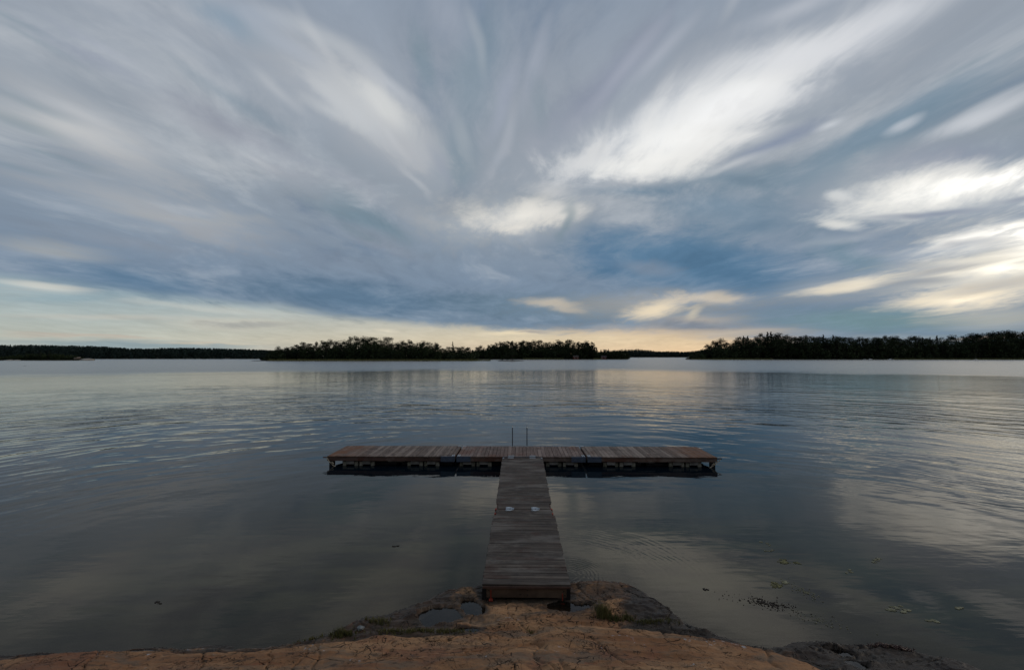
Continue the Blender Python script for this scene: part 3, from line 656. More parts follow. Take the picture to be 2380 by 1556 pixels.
# ------------------------------------------------------------------ floating dock (own frame: x to the right, y away from the shore)
RZ = -0.0163
ORG = Vector((0.235, 7.73, 0.0))
EX, EY = Vector((math.cos(RZ), math.sin(RZ), 0)), Vector((-math.sin(RZ), math.cos(RZ), 0))
def dock(x, y, z=0.0): return ORG + EX*x + EY*y + Vector((0, 0, z))
TY, TL, TW = 9.50, 4.82, 2.0          # front edge of the cross dock, length and width of a section
DZ = 0.375
def dock_section(kind):
    spec = {'left': ('left floating dock section, its planks turning rusty orange at the outer end', 0),
            'middle': ('middle floating dock section of reddish planks that carries the swimming ladder', 1),
            'right': ('right floating dock section with orange brown planks at its outer end', 2)}[kind]
    x0 = -7.36 + 0.0 + spec[1]*(TL + 0.075)
    r = thing('dock_section', spec[0], 'floating dock', dock(x0, TY), RZ, 'floating sections of the cross dock')
    n = 33; w_ = TL/n
    mb = MB()
    for k in range(n): mb.box(k*w_ + random.uniform(0.002, 0.008), (k+1)*w_ - random.uniform(0.002, 0.008), random.uniform(-0.012, 0.004), TW + random.uniform(-0.004, 0.012), DZ - 0.028, DZ + random.uniform(-0.003, 0.003), bev=0.004)
    dk = mb.build('deck', DECKW if kind != 'middle' else DECKR, r)
    if kind == 'left': dk.data.materials[0] = DECKL
    if kind == 'right': dk.data.materials[0] = DECKO
    mb = MB()
    mb.box(0.0, TL, 0.018, 0.060, 0.195, DZ - 0.030); mb.box(0.0, TL, TW-0.06, TW-0.018, 0.195, DZ - 0.030)
    mb.box(0.002, 0.045, 0.062, TW-0.062, 0.195, DZ - 0.031); mb.box(TL-0.045, TL-0.002, 0.062, TW-0.062, 0.195, DZ - 0.031)
    mb.build('side_beam', BEAMW, r)
    mb = MB()
    for q in (0.5, 0.95, 1.45): mb.box(0.05, TL-0.05, q, q+0.05, 0.20, DZ-0.032)
    mb.build('joist', BLACKW, r)
    if kind == 'middle': outer = None
    flip = kind == 'right'
    def fx(a, b): return (TL - b, TL - a) if flip else (a, b)
    if kind != 'middle':
        a, b = fx(0.055, 0.235); mb = MB(); mb.box(a, b, 0.075, 0.20, -0.35, 0.193, bev=0.006); mb.build('corner_post', BLACKW, r)
        mb = MB(); mb.box(a, b, TW-0.20, TW-0.075, -0.35, 0.193, bev=0.006); mb.build('corner_post', BLACKW, r)
    groups = [(0.56,), (3.02,)] if kind != 'middle' else [(0.10,), (3.35,)]
    for (g0,) in groups:
        for (u0, u1, ty) in ((0.0, 0.13, 'b'), (0.135, 0.44, 'w'), (0.45, 0.58, 'b'), (0.64, 0.75, 'b'), (0.755, 1.06, 'w'), (1.065, 1.20, 'b')):
            a, b = fx(g0+u0, g0+u1); mb = MB()
            if ty == 'b':
                mb.box(a, b, 0.10, 0.235, -0.12, 0.150 + random.uniform(-.015, .01), bev=0.01); mb.build('float_block', FLOATB, r)
                mb = MB(); mb.box(a-0.004, b+0.004, 0.085, 0.24, 0.152, 0.194); mb.build('float_bracket', BLACKW, r)
            else:
                mb.box(a, b, 0.070, 0.098, 0.062, 0.190, bev=0.006); mb.build('float_board', FLOATW, r)
    if kind != 'middle':
        a, b = fx(2.28, 2.92); mb = MB(); mb.box(a, b, 0.085, 0.115, 0.150, 0.190); mb.build('float_board', FLOATW, r)
        for (u0, u1) in ((0.95, 2.55), (2.75, 4.70)):
            a, b = fx(u0, u1); mb = MB(); mb.box(a, b, 0.30, 1.75, -0.25, 0.193, bev=0.03); mb.build('float_tank', BLACKPL, r)
    else:
        for (u0, u1) in ((0.10, 2.30), (2.45, 4.72)):
            mb = MB(); mb.box(u0, u1, 0.30, 1.75, -0.25, 0.193, bev=0.03); mb.build('float_tank', BLACKPL, r)
    ends = {'left': (1,), 'middle': (0, 1), 'right': (0,)}[kind]
    for e in ends:
        a, b = (TL-0.52, TL+0.004) if e else (-0.004, 0.52)
        mb = MB(); mb.box(a, b, -0.018, 0.016, 0.180, DZ + 0.006, bev=0.003)
        pl = mb.build('coupling_plate', BLUESTEEL, r)
        mb = MB()
        for u in (0.02, 0.085):
            u0 = (TL - u - 0.035) if e else u
            mb.box(u0, u0+0.035, 0.0, 0.26, DZ+0.004, DZ+0.014, bev=0.002)
        mb.build('strap', STEEL, pl)
        mb = MB(); q = TL-0.13 if e else 0.0
        mb.box(q, q+0.13, TW-0.09, TW+0.015, DZ+0.004, DZ+0.012); mb.build('rear_plate', STEEL, r)
    if kind != 'middle':
        mb = MB()
        a, b = fx(-0.17, 0.02); mb.box(a, b, 0.02, 0.065, 0.300, 0.338, bev=0.004)
        mb.build('mooring_bar', BLACKW if flip else BEAMW, r)
    return r
def rustdeck(name, ramp_, base):
    """deck planks with the worn orange stain that the outer ends have"""
    m = base.copy(); m.name = name; t = NT(m.node_tree)
    p = [n for n in t.n if n.type == 'BSDF_PRINCIPLED'][0]; src = p.inputs['Base Color'].links[0].from_socket
    x = t.sep(obj_co(t))[0]; n_ = t.noise(obj_co(t), 2.2, 5, 0.65)
    f = t.math('MULTIPLY', t.rng(x, ramp_[0], ramp_[1]), t.rng(n_, 0.34, 0.60, 0.15, 0.95))
    t.l.new(t.mix(f, src, (0.150,0.062,0.026)), p.inputs['Base Color'])
    return m
DECKL = rustdeck('deck_wood_rusty_left', (1.6, 0.3), DECKW)
DECKO = rustdeck('deck_wood_rusty_right', (3.0, 4.4), DECKW)
DECKR = wood('reddish_deck_wood', (0.085,0.055,0.044), (0.155,0.105,0.085), (0.21,0.155,0.13), grain=(24, 2.4, 24), rust=(0.12,0.055,0.035))
for k in ('left', 'middle', 'right'): dock_section(k)

# walkway: two hinged pieces
def walkway(y0, y1, z0, z1, w0, w1, label, last=False):
    L = y1 - y0
    r = thing('walkway_section', label, 'walkway', dock(0, y0, z0), 0, 'hinged pieces of the walkway')
    r.rotation_euler = (math.atan2(z1 - z0, L), 0, RZ)
    n = int(L/0.103); w_ = L/n
    mb = MB()
    for k in range(n):
        f = (k + 0.5)/n; hw = (w0*(1-f) + w1*f)/2
        # first boards of each joint are a little shorter, between the hinge irons
        cut = 0.055 if (not last and k >= n-4) or (last and k <= 3) else 0.0
        mb.box(-hw + cut + random.uniform(-.014, .010), hw - cut + random.uniform(-.010, .014), k*w_ + random.uniform(0.001, 0.003), (k+1)*w_ - random.uniform(0.001, 0.003), -0.026, random.uniform(-0.003, 0.003), bev=0.004,
               tint=(0.97 if (not last and k == n-6) else None))
    mb.build('deck', WALKW, r)
    mb = MB(); hw = min(w0, w1)/2 - 0.02
    zb = -0.17
    mb.box(-hw, -hw+0.05, 0.03, L-0.02, zb, -0.028); mb.box(hw-0.05, hw, 0.03, L-0.02, zb, -0.028); mb.box(-0.03, 0.03, 0.06, L-0.02, zb, -0.028)
    mb.build('side_beam', BEAMW, r)
    return r, L
LAB1 = 'lower piece of the dark plank walkway, standing on the rock at its near end'
g1, L1 = walkway(0.0, 3.80, 0.350, 0.315, 1.46, 1.47, LAB1)
g2, L2 = walkway(3.84, 9.30, 0.318, 0.385, 1.42, 1.49, 'far piece of the dark plank walkway, hinged to the cross dock', True)
mb = MB(); mb.box(-0.725, 0.735, -0.012, 0.022, -0.062, -0.029, tint=0.2); mb.build('edge_board', BEAMW, g1)
mb = MB(); mb.box(-0.66, 0.70, 0.010, 0.042, -0.215, -0.064, tint=0.8); eb = mb.build('end_board', ENDW, g1)
mb = MB()
for (x, z) in ((-0.62, -0.10), (-0.1, -0.16), (0.02, -0.10), (0.02, -0.17), (0.62, -0.11), (0.64, -0.17)):
    mb = MB(); mb.tube([(x, 0.004, z), (x, 0.014, z)], 0.009, 8); mb.build('bolt', BLACKPL, eb)
for x in (-0.70, 0.70):
    mb = MB(); mb.box(x-0.032, x+0.032, 0.0, 0.07, -0.33, -0.064); mb.build('leg', BLACKW, g1)
for x, z0 in ((-0.585, -0.24), (0.60, -0.29)):
    mb = MB(); mb.box(x-0.009, x+0.009, -0.002, 0.008, z0, z0+0.15); mb.box(x-0.032, x+0.032, -0.05, 0.02, z0-0.012, z0+0.008); mb.build('foot_bracket', REDRUST, g1)
def hinge_plate(parent, x, y, s):
    mb = MB(); a, b = 0.105*s, 0.145
    for (sg) in (-1, 1):
        v = [(x-a, y+sg*0.008, 0.004), (x+a*0.95, y+sg*0.008, 0.004), (x+a*0.75, y+sg*b*0.55, 0.004), (x-a*0.1, y+sg*b, 0.004), (x-a, y+sg*b, 0.004)]
        v = v + [(p[0], p[1], 0.013) for p in v]
        f = [(0,1,2,3,4), (9,8,7,6,5)] + [(k, (k+1) % 5, 5+(k+1) % 5, 5+k) for k in range(5)]
        if sg > 0: f = [q[::-1] for q in f]
        mb.add(v, f)
    mb.tube([(x-a, y, 0.016), (x+a*0.95, y, 0.016)], 0.014, 10)
    hp = mb.build('hinge', STEEL, parent)
    for (u, v) in ((-0.8, -0.8), (-0.8, 0.85), (0.1, 0.4), (0.55, -0.4), (0.55, 0.42), (0.0, -0.4)):
        mb = MB(); mb.tube([(x+a*u, y+b*v*0.9, 0.012), (x+a*u, y+b*v*0.9, 0.019)], 0.010, 8); mb.build('bolt', BLACKW, hp)
hinge_plate(g1, -0.345, L1+0.02, 1.0); hinge_plate(g1, 0.295, L1+0.02, 1.0)
for x in (-0.70, 0.69):
    mb = MB(); mb.box(x-0.02, x+0.02, L1-0.02, L1+0.06, -0.09, 0.012); mb.build('corner_iron', REDRUST, g1)
    mb = MB(); mb.box(x-0.02, x+0.02, L1-0.32, L1-0.26, -0.05, 0.008); mb.build('corner_iron', REDRUST, g1)
for x in (-0.42, 0.38):
    mb = MB(); mb.box(x-0.12, x+0.10, L2-0.16, L2+0.02, 0.004, 0.014); mb.box(x-0.11, x+0.11, L2+0.10, L2+0.30, 0.004, 0.018); mb.tube([(x-0.13, L2+0.055, 0.02), (x+0.15, L2+0.055, 0.02)], 0.016, 8)
    mb.box(x-0.08, x-0.05, L2-0.02, L2+0.16, 0.002, 0.010); mb.box(x+0.03, x+0.06, L2-0.02, L2+0.16, 0.002, 0.010)
    mb.build('hinge', DULLST, g2)
mb = MB(); mb.tube([(-0.72, L2+0.055, 0.015), (0.66, L2+0.055, 0.015)], 0.012, 8); mb.build('hinge_pin', DULLST, g2)
for x in (-0.70, 0.70):
    mb = MB(); mb.box(x-0.028, x+0.028, L2-0.22, L2-0.01, 0.004, 0.014); ci = mb.build('corner_iron', DARKMET, g2)

# swimming ladder on the far side of the middle section
lx, ly = -0.10, TY + TW - 0.02
lad = thing('swimming_ladder', 'steel swimming ladder whose two thin rails rise from the far edge of the cross dock', 'ladder', dock(lx, ly, DZ), RZ)
for s_ in (-0.305, 0.305):
    mb = MB(); pts = [(s_, -0.06, 0.0), (s_, -0.06, 0.40), (s_, -0.06, 0.76)]
    for k in range(1, 9):
        a = math.pi*k/8; pts.append((s_, -0.06 + 0.19*(1-math.cos(a))/1.0*0.5*1.6, 0.76 + 0.085*math.sin(a)))
    pts += [(s_, 0.244, 0.3), (s_, 0.30, -0.3), (s_, 0.34, -1.1)]
    mb.tube(pts, 0.017, 10); rail = mb.build('rail', DARKMET, lad, smooth=True)
    mb = MB(); mb.tube([(s_, -0.06, 0.0), (s_, -0.06, 0.012)], 0.05, 12); mb.build('flange', STEEL, rail)
    mb = MB(); mb.tube([(s_, -0.0615, 0.775), (s_, -0.058, 0.80), (s_, -0.045, 0.825)], 0.0195, 10); mb.build('rail_highlight', WHITE, rail, smooth=True)  # white sleeve stands for the highlight on the rail's bend
for k in range(4):
    mb = MB(); mb.box(-0.29, 0.29, 0.27 + 0.02*k, 0.35 + 0.02*k, -0.25 - 0.25*k, -0.22 - 0.25*k); mb.build('step', BEAMW, lad)

def rope(a, b, sag, label, r=0.016, n=14):
    pts = []
    for k in range(n+1):
        f = k/n; p = a.lerp(b, f); p.z -= sag*math.sin(math.pi*f); p.x += 0.012*math.sin(f*17); pts.append(p)
    base = a.copy()
    mb = MB(); mb.tube([p - base for p in pts], r, 7)
    for f in (0.55, 0.62):
        q = a.lerp(b, f) - base; mb.tube([q + Vector((-.03, 0, -.01)), q + Vector((0, -.01, .035)), q + Vector((.03, 0, -.01))], r*1.2, 6)
    o = mb.build('mooring_rope', ROPE, None, base, True); return tag(o, label, 'rope', 'ropes at the ends of the cross dock')
rope(dock(-7.38, TY+0.0, 0.31), dock(-6.98, TY-0.02, -0.04), 0.05, 'pale mooring rope hanging slantwise to the water from the left end of the cross dock')
rope(dock(7.35, TY+0.0, 0.30), dock(6.90, TY-0.02, -0.03), 0.03, 'pale knotted mooring rope slanting to the water at the right end of the cross dock')
#DOCKEND

# ------------------------------------------------------------------ foliage and trees
def leafmat(name, a, b):
    m, t, o = new_mat(name)
    ti = attr(t, 'tint'); n = t.noise(pos(t), 0.25, 3, 0.6)
    c = t.mix(t.math('ADD', t.math('MULTIPLY', ti, 0.7), t.math('MULTIPLY', n, 0.3)), a, b)
    principled(t, o, c, 0.8, None, 0.15)
    return m
PINE = leafmat('pine_needles', (0.005,0.009,0.005), (0.013,0.020,0.009))
SPRUCE = leafmat('spruce_needles', (0.005,0.008,0.005), (0.011,0.018,0.010))
BROAD = leafmat('broad_leaves', (0.009,0.016,0.006), (0.028,0.038,0.013))
BIRCH = leafmat('birch_leaves', (0.009,0.014,0.006), (0.022,0.028,0.011))
FARF = leafmat('hazed_forest_foliage', (0.008,0.016,0.014), (0.016,0.029,0.024))  # distance haze mixed into the leaf colour as blue-green
REED = leafmat('reed_blades', (0.085,0.090,0.036), (0.20,0.185,0.085))
GRASSM = leafmat('grass_blades', (0.045,0.055,0.016), (0.15,0.13,0.05))
BARK = plain('pine_bark', (0.020,0.014,0.011), 0.9)
BARKB = plain('birch_bark', (0.06,0.055,0.05), 0.8)
def clump_tris(cen, rad, n, size, rs_):
    """n leaf-sized triangles spread through ellipsoids: cen (k,3), rad (k,3)"""
    k = rs_.randint(0, len(cen), n)
    u = rs_.normal(size=(n, 3)); u /= np.linalg.norm(u, axis=1)[:, None]
    u *= (rs_.rand(n, 1)**0.45)
    c = cen[k] + u*rad[k]
    a = rs_.normal(size=(n, 3)); a /= np.linalg.norm(a, axis=1)[:, None]
    b = np.cross(a, rs_.normal(size=(n, 3))); b /= np.linalg.norm(b, axis=1)[:, None]
    s = size*(0.6 + 0.8*rs_.rand(n, 1))
    v = np.stack([c + a*s, c - a*s*0.6 + b*s*0.7, c - a*s*0.5 - b*s*0.7], 1).reshape(-1, 3)
    t = np.repeat((k*0.618) % 1.0*0.7 + 0.3*rs_.rand(n), 3)
    return v, t
def tree_meshes(kind, seed):
    """one crown and one trunk, a metre-true tree 10 m tall (scaled when placed)"""
    q = np.random.RandomState(seed); cen = []; rad = []; limbs = []
    if kind == 'pine':
        n = 22
        for i in range(n):
            f = i/(n-1); z = 3.0 + 6.3*f; sp = 2.5*math.sin(math.pi*(0.22 + 0.68*f))**0.8; a = q.rand()*6.28
            rr = sp*(0.35 + 0.65*q.rand()) if f < 0.9 else 0.2
            cen.append((rr*math.cos(a), rr*math.sin(a), z + q.normal()*0.2)); s = 0.85 + 0.5*q.rand(); rad.append((s*1.15, s*1.15, s*0.62))
            limbs.append(((0, 0, z-0.9), cen[-1]))
        nt, sz = 2400, 0.15
    elif kind == 'spruce':
        n = 20
        for i in range(n):
            f = i/(n-1); z = 0.9 + 8.7*f; sp = 1.75*(1-f)**0.85 + 0.12; a = i*2.4 + q.rand()
            cen.append((sp*0.55*math.cos(a), sp*0.55*math.sin(a), z)); rad.append((sp*0.75, sp*0.75, 0.42))
        nt, sz = 1100, 0.17
    elif kind == 'birch':
        n = 20
        for i in range(n):
            f = i/(n-1); z = 2.2 + 7.2*f; sp = 2.1*math.sin(math.pi*(0.16 + 0.76*f)); a = q.rand()*6.28; rr = sp*q.rand()**0.6
            cen.append((rr*math.cos(a), rr*math.sin(a), z)); s = 0.62 + 0.4*q.rand(); rad.append((s, s, s*0.95)); limbs.append(((0, 0, max(z-1.3, 1.8)), cen[-1]))
        nt, sz = 2200, 0.14
    else:
        n = 24
        for i in range(n):
            f = q.rand(); z = 1.3 + 7.4*f; sp = 2.9*math.sin(math.pi*(0.2 + 0.72*f)); a = q.rand()*6.28; rr = sp*q.rand()**0.5
            cen.append((rr*math.cos(a), rr*math.sin(a), z)); s = 0.85 + 0.5*q.rand(); rad.append((s, s, s*0.8)); limbs.append(((0, 0, 1.5 + z*0.25), cen[-1]))
        nt, sz = 2400, 0.16
    v, ti = clump_tris(np.array(cen), np.array(rad), nt, sz, q)
    crown = mesh_np(kind + '_crown', v, np.arange(len(v)).reshape(-1, 3), [{'pine': PINE, 'spruce': SPRUCE, 'birch': BIRCH, 'broadleaf': BROAD}[kind]], attrs={'tint': ti})
    mb = MB(); lean = q.normal()*0.25
    mb.tube([(0, 0, -0.6), (0.1*lean, 0, 2.5), (-0.2*lean, 0.1, 5.5), (0, 0, 9.2)], [0.20, 0.15, 0.10, 0.03], 6)
    for a, b in limbs: mb.tube([a, ((a[0]+b[0])/2, (a[1]+b[1])/2, (a[2]+b[2])/2 - 0.1), b], [0.055, 0.04, 0.015], 4)
    tr_ = mb.build('trunk', BARKB if kind == 'birch' else BARK); tm = tr_.data; bpy.data.objects.remove(tr_)
    return crown, tm
TREES = {k: [tree_meshes(k, 10*i + j) for j in range(3)] for i, k in enumerate(('pine', 'spruce', 'birch', 'broadleaf'))}
KIND = {'pine': 'pine_tree', 'spruce': 'spruce_tree', 'birch': 'birch_tree', 'broadleaf': 'broadleaf_tree'}
WORD = {'pine': 'dark pine', 'spruce': 'narrow dark spruce', 'birch': 'slender loose birch', 'broadleaf': 'round-crowned dark broadleaf tree'}
def plant_tree(kind, x, y, z, h, place, label=None, wide=1.0, lean=0.0):
    cr, tm = random.choice(TREES[kind])
    root = thing(KIND[kind], label or WORD[kind] + ' ' + place, 'tree', (x, y, z), random.uniform(0, 6.28), None if label else KIND[kind].replace('_', ' ') + 's ' + place)
    s = h*1.07/9.7; root.scale = (s*wide*random.uniform(0.9, 1.15), s*wide*random.uniform(0.9, 1.15), s)
    root.rotation_euler[0] = lean + random.uniform(-0.04, 0.04)
    link('crown', cr, root); link('trunk', tm, root)
    return root
def prof(pts, ox, sx, oy, sy): return np.array([ox + p[0]*sx for p in pts]), np.array([oy + p[1]*sy for p in pts])
S = 0.2083
PA = [(290,350),(330,300),(380,265),(430,255),(480,280),(500,265),(530,235),(565,228),(620,222),(660,225),(700,190),(740,205),(780,215),(830,190),(880,180),(940,170),(1000,175),(1060,180),(1110,195),(1140,205),(1190,165),(1270,145),(1320,142),(1360,145),(1400,128),(1440,132),(1490,135),(1540,130),(1600,150),(1650,150),(1680,190),(1700,215),(1740,195),(1800,190),(1850,185),(1900,182),(1970,180),(2040,175),(2090,185),(2150,190),(2200,200),(2230,240),(2270,262),(2320,250),(2380,245)]
pax, pay = prof(PA, 557.8, S, 756.2, S)
PB = [(-60,248),(0,250),(40,262),(90,258),(190,265),(260,275),(320,265),(390,265),(430,232),(500,240),(560,215),(610,200),(650,195),(730,185),(800,178),(850,200),(920,178),(1000,182),(1070,180),(1100,185),(1140,180),(1180,200),(1240,182),(1310,165),(1370,190),(1420,172),(1460,170),(1500,200),(1560,195),(1620,180),(1680,210),(1710,188),(1740,240),(1760,285),(1800,270),(1850,265),(1900,265),(1980,262),(2060,265),(2090,290)]
pbx, pby = prof(PB, 1022.7, S, 756.2, S)
PC = [(530,360),(600,340),(660,325),(720,315),(740,290),(790,260),(830,245),(880,225),(915,210),(950,260),(1000,240),(1040,235),(1080,215),(1130,195),(1190,190),(1250,205),(1310,205),(1350,165),(1400,165),(1440,160),(1490,150),(1535,150),(1570,195),(1640,185),(1700,185),(1750,180),(1810,178),(1870,162),(1920,185),(1970,200),(2030,185),(2090,185)]
PD = [(0,200),(50,190),(120,195),(200,215),(270,215),(310,240),(380,225),(450,220),(530,215),(590,215),(680,210),(760,200),(820,205),(870,210),(940,240),(1000,225),(1080,205),(1120,210),(1200,222),(1260,215),(1330,215),(1400,220),(1480,205),(1560,195),(1640,195),(1730,190),(1820,170),(1900,175),(2000,165),(2100,160),(2200,150),(2300,160),(2380,155),(2700,150)]
a_, b_ = prof(PC, 1487.5, S, 743.8, S); c_, d_ = prof(PD, 1921.4, 0.1927, 743.8, 0.1927)
pcx, pcy = np.concatenate([a_, c_]), np.concatenate([b_, d_])
LF = [(-700,803),(-300,800),(0,800),(39,799.5),(104,800),(156,801),(208,802),(260,805),(300,808),(340,808.8),(390,806.8),(442,806.8),(495,808),(547,809.4),(600,811.4),(650,813),(700,815)]
lfx, lfy = np.array([p[0] for p in LF], float), np.array([p[1] for p in LF], float)
CF = [(1380,818),(1440,815),(1458,812),(1466,811),(1481,810),(1494,811.5),(1515,813.5),(1535,815.6),(1560,815),(1580,815.8),(1592,816.6),(1608,815),(1640,812),(1800,810)]
cfx, cfy = np.array([p[0] for p in CF], float), np.array([p[1] for p in CF], float)
def top_z(px, X, profile, D):
    return H + (827.5 - np.interp(px, *profile))/F*D
def px_of(X, D): return CX + X/D*F

# land under the trees
GROUNDM = plain('dark_island_soil', (0.045,0.042,0.025), 0.9, 0, 0.2, 0.4, 0.6)
def land(name, x0, x1, D0, D1, zmax, edge=12.0, seed=1):
    """a low wooded shore, x0..x1 and D0..D1 in metres, that slopes into the water all round"""
    xs = np.linspace(x0, x1, 160); ys = np.linspace(D0, D1, 40); X, Y, f = grid(xs, ys)
    XX = X*(Y/D0)       # widens with distance, as the spit does
    Y = Y + 5.0*(fbm(X*0.05, Y*0, 3, seed) - 0.5)*np.linspace(1, 0.2, 40)[:, None]
    u = np.minimum(X - x0, x1 - X)/edge; v = (Y - Y[0])/edge; v2 = (Y[-1] - Y)/edge
    k = np.clip(np.minimum(np.minimum(u, v), v2), 0, 1)
    Z = -0.8 + 0.8*sstep(0, 0.06, k) + 0.45*sstep(0.0, 0.25, k) + zmax*sstep(0.1, 1.0, np.clip((Y - D0)/(D1 - D0), 0, 1))*sstep(0, 1, k) + 0.3*(fbm(X*0.3, Y*0.3, 3, seed+4) - 0.5)*k
    me = mesh_np(name, np.stack([XX, Y, Z], -1).reshape(-1, 3), f, [GROUNDM], smooth=True)
    tag(link(name, me), kind='structure')
    return lambda x, y: float(-0.8 + 0.8 + 0.45 + zmax*sstep(0.1, 1.0, min(max((y - D0)/(D1 - D0), 0), 1)))
def mx_(px, D): return (px - CX)/F*D
def mass(name, label, cat, n, xr, Dr, topf, frac, tw, tri, ntri, mat, zf=lambda x, y: 0.5, seed=0, spiky=0.5):
    """a wood or thicket that reads as one mass: n crowns of ntri leaf clumps each, as one object"""
    q = np.random.RandomState(seed); V = []; T = []
    for i in range(n):
        D = Dr[0] + (Dr[1]-Dr[0])*q.rand(); px = xr[0] + (xr[1]-xr[0])*q.rand(); X = mx_(px, D)
        zb = zf(X, D); zt = topf(px, D)*(frac[0] + (frac[1]-frac[0])*q.rand()); hh = zt - zb
        if hh < 0.8: continue
        w_ = tw*(0.7 + 0.6*q.rand()); sp = q.rand() < spiky
        f = q.rand(ntri); 
        r_ = w_*((1-f)**0.8 + 0.05 if sp else np.sqrt(np.clip(1 - (2*f-0.9)**2/1.3, 0.02, 1)))*np.sqrt(q.rand(ntri)); a = q.rand(ntri)*6.28
        c = np.stack([X + r_*np.cos(a), D + r_*np.sin(a), zb + hh*f*0.97], -1)
        aa = q.normal(size=(ntri, 3)); aa /= np.linalg.norm(aa, axis=1)[:, None]; bb = np.cross(aa, q.normal(size=(ntri, 3))); bb /= np.linalg.norm(bb, axis=1)[:, None]
        s = tri*(0.6 + 0.7*q.rand(ntri, 1)); s[f > 0.85] *= 0.7
        V.append(np.stack([c + aa*s, c - aa*s*0.6 + bb*s*0.8, c - aa*s*0.6 - bb*s*0.8], 1).reshape(-1, 3)); T.append(np.full(ntri*3, q.rand()))
    v = np.concatenate(V); me = mesh_np(name, v, np.arange(len(v)).reshape(-1, 3), [mat], attrs={'tint': np.concatenate(T)})
    return tag(link(name, me), label, cat, kind='stuff')

# near wooded island
zi = land('island', mx_(604, 397), mx_(1100, 420), 397, 470, 1.2, seed=3)
pA = 'on the near wooded island'
def row(profile, x0, x1, D, step, zf, place, kinds, lo=0.93, hi=1.02, skip=()):
    px = x0
    while px < x1:
        if not any(a < px < b for a, b in skip):
            D_ = D + random.uniform(-6, 6); X = mx_(px, D_)
            zt = float(top_z(px, X, profile, D_)); zb = zf(X, D_); h = (zt - zb)*random.uniform(lo, hi)
            if h > 2.0:
                k = random.choices(list(kinds), list(kinds.values()))[0]
                plant_tree(k, X, D_, zb, h, place, wide=1.15 if h > 14 else min(1.4, 16/h))
        px += step*random.uniform(0.7, 1.3)
row((pax, pay), 622, 1100, 432, 13.2, zi, pA, {'pine': 7, 'birch': 1, 'broadleaf': 2}, 0.93, 1.04)
row((pax, pay), 668, 1095, 420, 17, zi, pA, {'pine': 3, 'broadleaf': 3, 'birch': 1}, 0.72, 0.95)
plant_tree('broadleaf', mx_(647, 415), 415, 0.5, 12.6, '', 'round dark tree standing alone at the left tip of the near wooded island', wide=1.15)
plant_tree('broadleaf', mx_(628, 413), 413, 0.5, 8.5, '', 'low bushy tree left of the round tree at the island tip', wide=1.3)
ls = plant_tree('spruce', mx_(1053, 440), 440, 0.8, 16.3, '', 'lone pointed spruce rising above the low gap between the two wooded islands', wide=0.75)
mass('thicket', 'dark green thicket filling the space under the trees of the near wooded island', 'thicket', 520, (615, 1105), (408, 450), lambda p, D: top_z(p, 0, (pax, pay), D), (0.35, 0.90), 3.4, 0.75, 100, BROAD, seed=5, spiky=0.1)
# second island, further off
zj = land('island', mx_(1082, 582), mx_(1462, 582), 580, 680, 2.0, seed=9)
pB = 'on the farther wooded island'
row((pbx, pby), 1098, 1382, 618, 9.0, zj, pB, {'pine': 2, 'birch': 3, 'broadleaf': 3}, 0.95, 1.03)
row((pbx, pby), 1104, 1380, 602, 12.5, zj, pB, {'pine': 1, 'birch': 2, 'broadleaf': 4}, 0.72, 0.94)
row((pbx, pby), 1386, 1456, 602, 9.5, zj, pB, {'spruce': 2, 'broadleaf': 2}, 0.95, 1.02)
mass('thicket', 'dark thicket under the trees of the farther wooded island', 'thicket', 520, (1086, 1458), (592, 640), lambda p, D: top_z(p, 0, (pbx, pby), D), (0.35, 0.93), 4.2, 1.0, 100, BROAD, seed=6, spiky=0.15)
# bushy islet in front of it
zk = land('islet', mx_(1156, 396), mx_(1213, 396), 394, 408, 0.2, 5.0, seed=13)
for (px, h, wd, lb) in ((1178, 8.2, 1.3, 'left bush of the small rocky islet in front of the wooded islands'), (1191, 10.3, 1.2, 'taller right bush of the small rocky islet'), (1168, 5.0, 1.2, 'lowest bush at the left edge of the small rocky islet')):
    plant_tree('broadleaf', mx_(px, 401), 401, 0.3, h, '', lb, wide=wd)
# right-hand shore
zr = land('shore', mx_(1590, 545), mx_(2700, 560), 545, 760, 13.0, 16.0, seed=17)
pC = 'on the right-hand wooded shore'
zr2 = lambda x, y: 0.5 + 12.5*float(sstep(0.02, 0.8, (y-548)/200))*min(1.0, max(0.0, (px_of(x, y) - 1640)/250))
row((pcx, pcy), 1612, 2420, 596, 10.5, zr2, pC, {'pine': 4, 'spruce': 1, 'birch': 1, 'broadleaf': 3}, 0.95, 1.03)
row((pcx, pcy), 1640, 2420, 572, 13.5, zr2, pC, {'pine': 2, 'broadleaf': 4}, 0.76, 0.96)
plant_tree('pine', mx_(1668, 585), 585, 0.6, 21.8, '', 'leaning pine with spread branches near the tip of the right-hand shore', wide=0.8, lean=0.08)
mass('thicket', 'dark thicket under the trees of the right-hand shore', 'thicket', 900, (1606, 2480), (556, 640), lambda p, D: top_z(p, 0, (pcx, pcy), D), (0.35, 0.93), 4.2, 1.05, 80, BROAD, seed=8, spiky=0.2)
